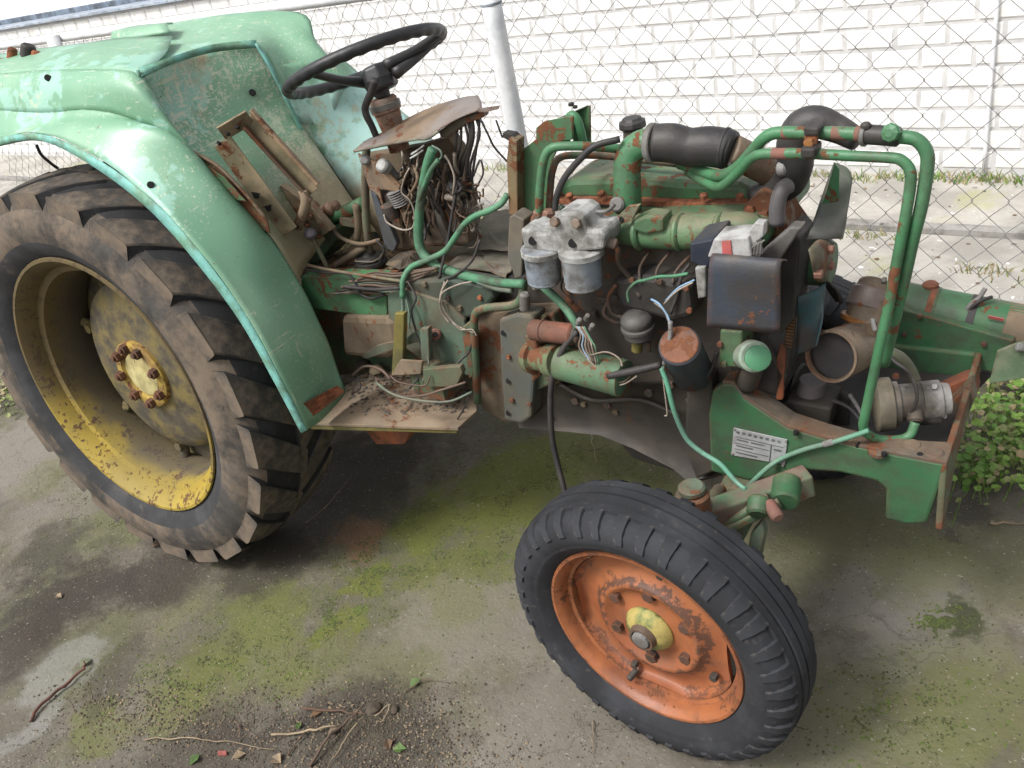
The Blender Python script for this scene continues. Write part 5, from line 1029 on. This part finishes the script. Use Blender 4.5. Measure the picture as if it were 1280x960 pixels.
# tangle inside the dash pedestal
rnd = random.Random(3)
for k in range(46):
    x, y = rnd.uniform(500, 572), rnd.uniform(184, 225); pts = []
    for j in range(5):
        pts.append((x, y, rnd.uniform(.40, .48))); x += rnd.uniform(-14, 17); y += rnd.uniform(6, 28); x = min(max(x, 492), 596); y = min(y, 300)
    W_(pts, rnd.choice((.0018, .0022, .003, .0042)), rnd.choice(('wire_brown', 'wire_brown', 'wire_pale', 'wire_dark', 'wire_dark', 'dirtmetal')))
for k in range(34):
    x, y = rnd.uniform(575, 600), rnd.uniform(222, 285); pts = [(x, y, .45)]
    for j in range(3): x += rnd.uniform(-10, 9); y += rnd.uniform(-10, 14); pts.append((min(x, 604), y, rnd.uniform(.43, .47)))
    W_(pts, rnd.choice((.0015, .002, .0026)), rnd.choice(('wire_pale', 'tan', 'wire_brown')))
for pts, m_ in (([(514, 193, .40), (522, 188, .395), (530, 182, .39)], 'zinc'), ([(513, 198, .40), (520, 194, .395), (529, 188, .39)], 'zinc'), ([(512, 210, .40), (506, 222, .40), (502, 240, .395), (512, 250, .39), (518, 266, .39), (516, 284, .39), (502, 287, .39), (484, 278, .395), (480, 268, .40)], 'wire_pale'), ([(556, 194, .40), (562, 204, .40), (568, 222, .40), (566, 244, .40)], 'wire_pale'),
                ([(540, 182, .39), (550, 188, .39), (552, 196, .39), (545, 204, .39), (528, 232, .385)], 'cable_dusty'), ([(600, 148, .42), (610, 168, .42), (618, 184, .43), (634, 202, .44)], 'wire_dark'), ([(592, 220, .44), (600, 200, .44), (604, 216, .44), (598, 230, .44)], 'wire_dark')):
    W_(pts, .0022, m_)
# ============================================================ LOOSE DEBRIS
def scatter(name, n, place, size, mats, label, cat, flat=.35, jag=True):
    vs = []; fs = []; mi = []; rn = random.Random(len(name)*7+n)
    for k in range(n):
        c, s = place(rn); s *= rn.uniform(*size); b = len(vs); a = rn.uniform(0, 6.3)
        h = s*rn.uniform(flat*.4, flat)
        ring_ = [c+Vector((s*rn.uniform(.6, 1)*math.cos(a+q*1.257), s*rn.uniform(.6, 1)*math.sin(a+q*1.257), h*rn.uniform(.0, .35))) for q in range(5)]
        vs += ring_+[c+Vector((s*rn.uniform(-.2, .2), s*rn.uniform(-.2, .2), h))]
        fs += [(b+q, b+(q+1) % 5, b+5) for q in range(5)]; m_ = rn.randrange(len(mats)); mi += [m_]*5
    return mesh(name, vs, fs, None, mats=mats, mi=mi)
def tp(x, y, w_): return O+U*P(x, y, w=w_).x+V*P(x, y, w=w_).y+W*w_
dm = [worn('dark_crumbs', (.05, .04, .03), (.09, .07, .05), 0, 0, .9), worn('tan_crumbs', (.22, .17, .11), (.16, .12, .08), 0, 0, .9), worn('grey_crumbs', (.16, .15, .13), None, 0, 0, .9)]
lf = [worn('brown_leaf', (.16, .09, .045), (.12, .07, .04), 0, 0, .8), worn('pale_leaf', (.30, .22, .13), (.2, .15, .1), 0, 0, .8), worn('green_leaf', (.07, .13, .03), (.10, .16, .045), 0, 0, .6)]
lf_, tw_ = worn('leaf_bits', (.20, .12, .06), (.12, .07, .04), 0, 0, .9), worn('bark_bits', (.07, .045, .03), None, 0, 0, .9)
def on_plate_d(rn):
    t = rn.random()**1.6; x = rn.uniform(435, 585); y = 466+t*50+rn.uniform(-4, 4); return tp(x, y, .4625), 1
tag(scatter('dirt_crumbs', 700, on_plate_d, (.0015, .0085), dm+[lf_, tw_], '', ''), 'dark dirt and leaf crumbs piled on the rusty foot plate', 'dirt', kind='stuff')
def on_deck(rn): return tp(rn.uniform(380, 520), rn.uniform(300, 348), .7365), 1
tag(scatter('dirt_crumbs', 500, on_deck, (.0015, .0085), dm+[lf_, tw_], '', ''), 'dry crumbs lying round the gear lever boot', 'dirt', kind='stuff')
def gp_(x, y): g = G(x, y); g.z = gz(g.x, g.y)+.001; return g
def on_ground(rn):
    for _ in range(20):
        x, y = rn.uniform(-20, 1300), rn.uniform(560, 975)
        d = mnoise.noise(Vector((x/140, y/90, 3.)))*.5+.5+(.35 if (y > 850 and 150 < x < 600) else 0)+(.15 if x < 250 and 680 < y < 800 else 0)
        if rn.random() < max(0, d-.45)*2.2: break
    return gp_(x, y), 1
tag(scatter('grit', 4200, on_ground, (.001, .0032), dm, '', '', .7), 'grit and soil crumbs scattered over the yard', 'grit', kind='stuff')
mossm = [worn('moss_bright', (.10, .14, .025), (.07, .10, .02), 0, 0, .95), worn('moss_dull', (.075, .085, .03), None, 0, 0, .95)]
MZ = ((650, 600, 75, 28), (545, 640, 55, 25), (470, 705, 35, 18), (435, 765, 22, 12), (760, 590, 60, 22), (330, 800, 85, 35), (240, 850, 70, 25), (170, 640, 55, 20), (1185, 775, 16, 8), (620, 690, 50, 25), (1150, 880, 90, 40))
def on_moss(rn):
    for _ in range(12):
        a = rn.choice(MZ); x, y = rn.gauss(a[0], a[2]), rn.gauss(a[1], a[3])
        if mnoise.noise(Vector((x/28, y/16, 1.)))+.4*mnoise.noise(Vector((x/9, y/6, 4.))) > .05: break
    return gp_(x, y)-Vector((0, 0, .0008)), 1
tag(scatter('moss', 9000, on_moss, (.0014, .0042), mossm, '', '', .5), 'low green moss growing in patches on the concrete', 'moss', kind='stuff')
def on_clods(rn):
    cx, cy, r_ = rn.choice(((470, 890, 55), (380, 920, 80), (250, 900, 70), (520, 940, 60), (150, 880, 60)))
    return gp_(rn.gauss(cx, r_), rn.gauss(cy, r_*.35)), 1
tag(scatter('soil_crumbs', 2600, on_clods, (.0012, .0048), dm[:2], '', '', .8), 'dark crumbly soil patch in the near foreground', 'soil', kind='stuff')
def leaf(px, py, s, mat, label, ang=None):
    rn = random.Random(px*3+py); c = gp_(px, py)+Vector((0, 0, .004)); a = ang if ang is not None else rn.uniform(0, 6); vs = []; 
    out = ((0, 0), (.3, .25), (.5, .42), (.62, .30), (1, .0), (.62, -.32), (.45, -.40), (.25, -.22)); ca_, sa_ = math.cos(a), math.sin(a)
    vs = [c+Vector(((x*ca_-y*sa_)*s, (x*sa_+y*ca_)*s, .25*s*abs(y)+.1*s*math.sin(x*4)+rn.uniform(0, .05)*s)) for x, y in out]+[c+Vector((.5*s*ca_, .5*s*sa_, .0))]
    tag(mesh('fallen_leaf', vs, [(i, (i+1) % 8, 8) for i in range(8)], mat, solid=.0008), label, 'leaf', 'fallen leaves on the yard')
for x, y, s, k, l in ((68, 742, .025, 1, 'small pinkish leaf on the dark soil left of the big tyre'), (186, 679, .030, 0, 'brown leaf lying under the bottom of the big rear tyre'), (410, 917, .030, 1, 'pale orange leaf among the twigs in the foreground'), (484, 924, .028, 0, 'dark reddish leaf just right of the twig pile'),
                      (491, 938, .030, 2, 'bright green leaf at the bottom edge below the twigs'), (372, 912, .02, 2, 'tiny green leaf left of the twig pile'), (290, 948, .03, 1, 'curled grey leaf at the bottom edge left of centre'), (352, 955, .035, 1, 'curled tan leaf at the very bottom beside twigs'), (525, 848, .03, 2, 'small green sprig leaf above the twig pile'), (250, 942, .03, 2, 'dark green leaf in the crumbly soil at lower left'),
                      (388, 894, .025, 0, 'brown leaf lying on the upper left end of the twigs')):
    leaf(x, y, s, lf[k], l)
def twig(pts, r, mat, label, parts=()):
    rt = random.Random(len(label)); g_ = catmull([gp_(x, y)+Vector((0, 0, z)) for x, y, z in pts], 4); g_ = [p+Vector((rt.uniform(-1, 1), rt.uniform(-1, 1), rt.uniform(0, .5)))*.0035 for p in g_]
    o = pipe('twig', g_, [r*.85, r*.7, r*.75, r*.5, r*.3], mat, None, 6, 2); tag(o, label, 'twig', 'twigs on the yard')
    return o
tw = worn('brown_bark', (.10, .06, .04), (.15, .10, .07), 0, 0, .9); tw2 = worn('dry_straw', (.32, .25, .16), (.26, .2, .13), 0, 0, .9); tw3 = worn('red_bark', (.13, .05, .035), None, 0, 0, .8)
twig([(36, 901, .004), (52, 880, .008), (80, 856, .008), (104, 836, .012), (108, 828, .02)], .0055, tw3, 'dark red stick lying alone at lower left')
leaf(98, 832, .035, worn('grey_green_leaf', (.22, .25, .16), None, 0, 0), 'grey green leaf on the tip of the red stick'); 
for pts, r, mt, l in (([(340, 920, .004), (380, 918, .01), (412, 912, .014), (426, 908, .01)], .0035, tw2, 'pale bent twig at the left of the twig pile'), ([(388, 960, .004), (412, 930, .02), (432, 908, .012), (458, 880, .01)], .005, tw, 'thick dark twig running up through the pile'), ([(448, 908, .015), (430, 935, .012), (410, 960, .004)], .003, tw2, 'long straw stem crossing the bottom edge'),
                      ([(380, 888, .01), (420, 892, .014), (458, 894, .008)], .004, tw, 'short brown twig across the top of the pile'), ([(180, 922, .004), (240, 922, .006), (270, 926, .006), (345, 938, .004)], .0022, tw2, 'thin straight straw stem in the soil patch'), ([(470, 896, .01), (488, 884, .015), (480, 900, .01), (466, 908, .008)], .002, tw2, 'thin curled root at the right of the pile'), ([(380, 650, .003), (410, 628, .01), (442, 598, .03)], .0014, tw2, 'thin pale stem leaning behind the rear tyre'),
                      ([(360, 946, .003), (385, 915, .01), (400, 905, .01)], .0025, tw, 'short dark twig at the left foot of the pile'), ([(505, 865, .004), (530, 852, .008), (560, 853, .004)], .002, tw, 'fine twig beside the small green sprig'), ([(742, 900, .003), (742, 925, .006), (741, 945, .003)], .0016, tw2, 'single thin straw below the front wheel'), ([(1238, 656, .006), (1260, 657, .008), (1290, 656, .006)], .0045, tw2, 'pale stick at the right edge below the weeds'),
                      ([(722, 560, .003), (742, 566, .01), (762, 556, .006)], .002, tw, 'thin twig on the moss beneath the engine'), ([(738, 540, .003), (742, 560, .012), (746, 578, .004)], .0018, tw2, 'pale grass stem on the moss beneath the engine'), ([(300, 905, .004), (298, 925, .006)], .002, tw, 'tiny dark twig in the foreground soil')):
    twig(pts, r, mt, l)
def clod(px, py, s):
    c = gp_(px, py); vs = []; n = 8
    me = bpy.data.meshes.new('c'); import bmesh; bm = bmesh.new(); bmesh.ops.create_icosphere(bm, subdivisions=3, radius=s)
    for v_ in bm.verts: v_.co *= 1+.35*mnoise.noise(v_.co*60+Vector((px, py, 0))); v_.co.z *= .6; v_.co += c+Vector((0, 0, s*.3))
    bm.to_mesh(me); bm.free(); me.materials.append(dm[0]); o = link(bpy.data.objects.new('soil_clod', me)); return o
tag(clod(466, 886, .018), 'larger lump of dark soil at the right of the twig pile', 'soil clod', 'soil clods'); tag(clod(492, 886, .011), 'small lump of soil right of the larger one', 'soil clod', 'soil clods')
tag(mesh('paper_scrap', [gp_(272, 938)+Vector((0, 0, .004)), gp_(283, 939)+Vector((0, 0, .006)), gp_(283, 944)+Vector((0, 0, .004)), gp_(272, 944)+Vector((0, 0, .003))], [(0, 3, 2, 1)], worn('red_scrap', (.3, .06, .05), None, 0, .1), solid=.001), 'little red scrap lying in the soil at the bottom', 'scrap')
# ============================================================ WEEDS
def weeds(name, spots, n, s, hgt, mats, label, cat='weeds', seed=1):
    rn = random.Random(seed); vs = []; fs = []; mi = []
    for k in range(n):
        g = rn.choice(spots); c = Vector((rn.gauss(g[0], g[2]), rn.gauss(g[1], g[3]), 0)); z = g[4]*rn.random()**.7*hgt+.01
        a = rn.uniform(0, 6.3); sz = s*rn.uniform(.5, 1.2); up = Vector((rn.uniform(-.6, .6), rn.uniform(-.6, .2), 1)).normalized(); x = up.orthogonal().normalized(); x = Matrix.Rotation(a, 3, up) @ x; y = up.cross(x); c.z = z; b = len(vs)
        vs += [c, c+x*sz*.35+y*sz*.45+up*sz*.1, c+x*sz*.9+y*sz*.32, c+x*sz*1.05, c+x*sz*.9-y*sz*.32, c+x*sz*.35-y*sz*.45+up*sz*.1, c+x*sz*.5-up*sz*.08]
        fs += [(b+6, b, b+1), (b+6, b+1, b+2), (b+6, b+2, b+3), (b+6, b+3, b+4), (b+6, b+4, b+5), (b+6, b+5, b)]; mi += [rn.choices(range(len(mats)), (5, 3, 1)[:len(mats)])[0]]*6
        if rn.random() < .35:
            b = len(vs); q = c.copy(); q.z = 0; q.x += rn.uniform(-.02, .02); vs += [q, q+Vector((.0025, 0, 0)), c+Vector((.0015, 0, 0)), c]; fs.append((b, b+1, b+2, b+3)); mi.append(0)
    return tag(mesh(name, vs, fs, None, mats=mats, mi=mi), label, cat, kind='stuff')
def leafm(name, a, b):
    n = NT(name); n.b.inputs['Subsurface Weight'].default_value = 0; c = n.mix(n.ramp(n.noise(14, 4), .4, .6), a, b); return n.done(c, .5, 0, None)
L1, L2, L3 = leafm('fresh_leaf', (.08, .17, .025), (.17, .28, .05)), leafm('dull_leaf', (.13, .18, .045), (.20, .22, .08)), leafm('dry_leaf', (.25, .2, .1), (.3, .25, .14))
c1, c2, c3 = G(1245, 560), G(1225, 600), G(1285, 520)
weeds('green_weeds', [(c1.x, c1.y, .07, .06, 1), (c2.x, c2.y, .04, .05, .8), (c3.x+.05, c3.y, .08, .07, 1), (c1.x+.1, c1.y-.06, .08, .06, 1)], 760, .021, .10, [L1, L2, L3], 'bright green leafy weeds growing beyond the front of the tractor', seed=2)
c4 = G(1270, 500)
weeds('dry_weeds', [(c4.x, c4.y+.05, .10, .05, 1), (c4.x+.1, c4.y+.02, .1, .05, 1.2)], 420, .022, .10, [L2, L3, L1], 'duller half dry weeds behind the bright green ones', seed=5)
def tuft(x, y, n, hgt, mats, label, seed, group):
    rn = random.Random(seed); vs = []; fs = []; mi = []
    for k in range(n):
        c = Vector((x+rn.gauss(0, .07), y+rn.gauss(0, .025), .0)); h = hgt*rn.uniform(.4, 1); d = Vector((rn.uniform(-.7, .7), rn.uniform(-.5, .5), 1)); b = len(vs); w_ = .003
        vs += [c-Vector((w_, 0, 0)), c+Vector((w_, 0, 0)), c+d*h*.6+Vector((w_*.7, 0, 0)), c+d*h*.6-Vector((w_*.7, 0, 0)), c+d*h+Vector((d.x*h*.4, 0, -h*.1))]
        fs += [(b, b+1, b+2, b+3), (b+3, b+2, b+4)]; mi += [rn.randrange(len(mats))]*2
    return tag(mesh('grass_tuft', vs, fs, None, mats=mats, mi=mi), label, 'grass tuft', None, 'stuff')
for k, (px, py, n_, l) in enumerate(((1010, 236, 60, 'grass tuft at the wall foot just right of the fan'), (1055, 228, 45, 'small tuft by the wall between the fan and the green pipes'), (1100, 226, 80, 'grass tuft at the wall foot seen behind the green pipes'), (1175, 222, 110, 'larger grass tuft by the wall right of the pipes'), (1228, 224, 80, 'yellowish tuft at the wall foot near the right edge'), (1262, 218, 60, 'tuft at the wall foot farthest right'), (640, 272, 90, 'tuft at the wall foot left of the firewall'))):
    g = WY(px, py, 3.9); tuft(g.x, 3.93, int(n_*.6), .06, [L2, L3, L1], l, 11+k, 'grass tufts along the wall')
for k, (px, py, l) in enumerate(((620, 284, 'low weeds on the paving beyond the side post'), (1075, 300, 'weed on the kerb just right of the fan blade'), (22, 478, 'grass blades behind the far left of the rear tyre'), (1240, 345, 'tiny weed on the paving by the right edge'))):
    g = G(px, py); tuft(g.x, g.y, 50, .06, [L2, L3], l, 31+k, 'weeds on the paving')
gl = G(8, 500)
weeds('ground_weeds', [(gl.x, gl.y, .10, .06, 1)], 160, .025, .06, [L2, L3, L1], 'low weeds in the corner left of the rear tyre', seed=9)
rn = random.Random(4)
def pv(r_): g = Vector((r_.uniform(-3.5, .6), r_.uniform(2.3, 3.9), .034 if r_ else 0)); g.z = .013 if g.y < 3.34 else (.036 if g.y < 3.4 else .004); return g, 1
tag(scatter('litter_flecks', 420, pv, (.004, .016), [lf[1], dm[2], M['zinc'], lf[0]], '', '', .3), 'dry leaf flecks and pale chips scattered on the paving', 'litter', kind='stuff')
# ---- roof beyond the wall
rf = empty('shed_roof', (-12, 4.4, 1.2)); tag(rf, 'white sheet roof rising behind the wall at the upper left', 'roof')
mesh('roof_sheet', [(-60, 0, 0), (40, 0, 0), (40, 30, 9), (-60, 30, 9)], [(0, 1, 2, 3)], M['post'], rf, solid=-.03)
box('gutter', (-10, -.06, .0), (100, .07, .05), worn('grey_blue_gutter', (.22, .28, .36), None, 0, 0, .5), rf)

# ============================================================ SMALL FITTINGS
rn = random.Random(21)
for x, y, v, r_ in ((700, 300, .365, .008), (776, 300, .345, .007), (842, 300, .345, .007), (905, 300, .345, .007), (946, 300, .365, .008), (690, 340, .365, .007), (760, 345, .305, .006), (790, 350, .305, .006), (825, 352, .305, .006), (858, 360, .305, .006), (862, 388, .305, .006),
                    (560, 372, .343, .007), (575, 385, .343, .007), (600, 372, .343, .006), (512, 360, .343, .006), (640, 500, .313, .007), (662, 505, .313, .006), (636, 446, .313, .006), (730, 505, .358, .007), (770, 515, .358, .007), (690, 522, .358, .006), (900, 430, .298, .006), (922, 452, .298, .006), (905, 455, .298, .006),
                    (384, 352, .358, .006), (474, 356, .358, .006), (476, 388, .358, .006), (430, 385, .358, .005), (1075, 380, .5, .005), (1120, 470, .40, .006), (1118, 530, .40, .006), (1150, 395, .698, .006), (1230, 430, .698, .006), (1130, 418, .698, .006)):
    bolt(P(x, y, v=v), (0, -1, 0), r_, T, rn.choice((M['rust'], M['nut'], M['cast'], M['green_dirty'])))
for pts, r_, m_ in (([(700, 300, .36), (708, 330, .355), (700, 360, .35), (716, 380, .345)], .0045, 'cast'), ([(862, 330, .33), (852, 345, .31), (846, 370, .305), (838, 392, .30)], .0035, 'wire_dark'), ([(770, 356, .30), (760, 372, .295), (766, 392, .30), (784, 398, .305)], .004, 'cast'),
                    ([(800, 352, .305), (800, 334, .32), (812, 314, .355)], .003, 'cast'), ([(820, 354, .305), (822, 336, .32), (838, 314, .355)], .003, 'cast'), ([(840, 356, .305), (846, 338, .32), (866, 316, .355)], .003, 'cast'), ([(700, 480, .35), (740, 500, .345), (800, 500, .345), (850, 520, .345)], .005, 'pan'),
                    ([(876, 480, .30), (884, 470, .30), (892, 455, .31), (896, 440, .32)], .004, 'wire_dark'), ([(1040, 500, .40), (1062, 510, .40), (1078, 528, .38)], .004, 'wire_dark'), ([(930, 490, .36), (950, 505, .36), (975, 512, .38)], .006, 'cast'),
                    ([(560, 470, .27), (574, 452, .29), (586, 440, .31), (592, 424, .315)], .003, 'wire_dark'), ([(440, 470, .26), (456, 458, .27), (476, 462, .26), (488, 474, .25)], .0035, 'wire_brown'), ([(430, 480, .24), (446, 474, .24), (450, 486, .22), (440, 492, .22)], .0025, 'wire_dark'),
                    ([(410, 276, .42), (425, 296, .42), (450, 305, .42), (475, 300, .42)], .005, 'dirtmetal'), ([(470, 300, .40), (480, 312, .40), (474, 326, .40)], .003, 'wire_dark'), ([(620, 150, .45), (628, 172, .45)], .002, 'wire_dark')):
    pipe('small_pipe', T3(pts), r_, M[m_], T, 7, 5)
for x, y, a_, l_ in ((455, 462, .3, .05), (478, 476, 1.2, .04), (520, 480, 2.2, .05), (545, 492, .7, .045), (500, 468, 2.8, .035)):
    c = tp(x, y, .466); d_ = Vector((math.cos(a_), math.sin(a_), .12))*l_
    tag(pipe('twig', [c, c+d_*.5+Vector((0, 0, .003)), c+d_], .0022, tw, None, 5, 3), {455: 'short twig on the foot plate nearest the fender', 478: 'short twig in the middle of the plate dirt', 520: 'twig leaning across the dirt by the pedal bracket', 545: 'twig on the plate below the green step box', 500: 'tiny twig right beside the mustard pedal arm'}[x], 'twig', 'twigs on the foot plate')
for x, y, w0_ in ((436, 470, .47), (452, 452, .49), (470, 458, .49), (584, 466, .47), (560, 470, .475)):
    lathe('dirt_lump', P(x, y, w=w0_)+Vector((0, 0, -.012)), (0, 0, 1), [(0, .022), (.006, .020), (.012, .013), (.016, .004)], dm[1] if x % 4 else dm[0], T, 9)
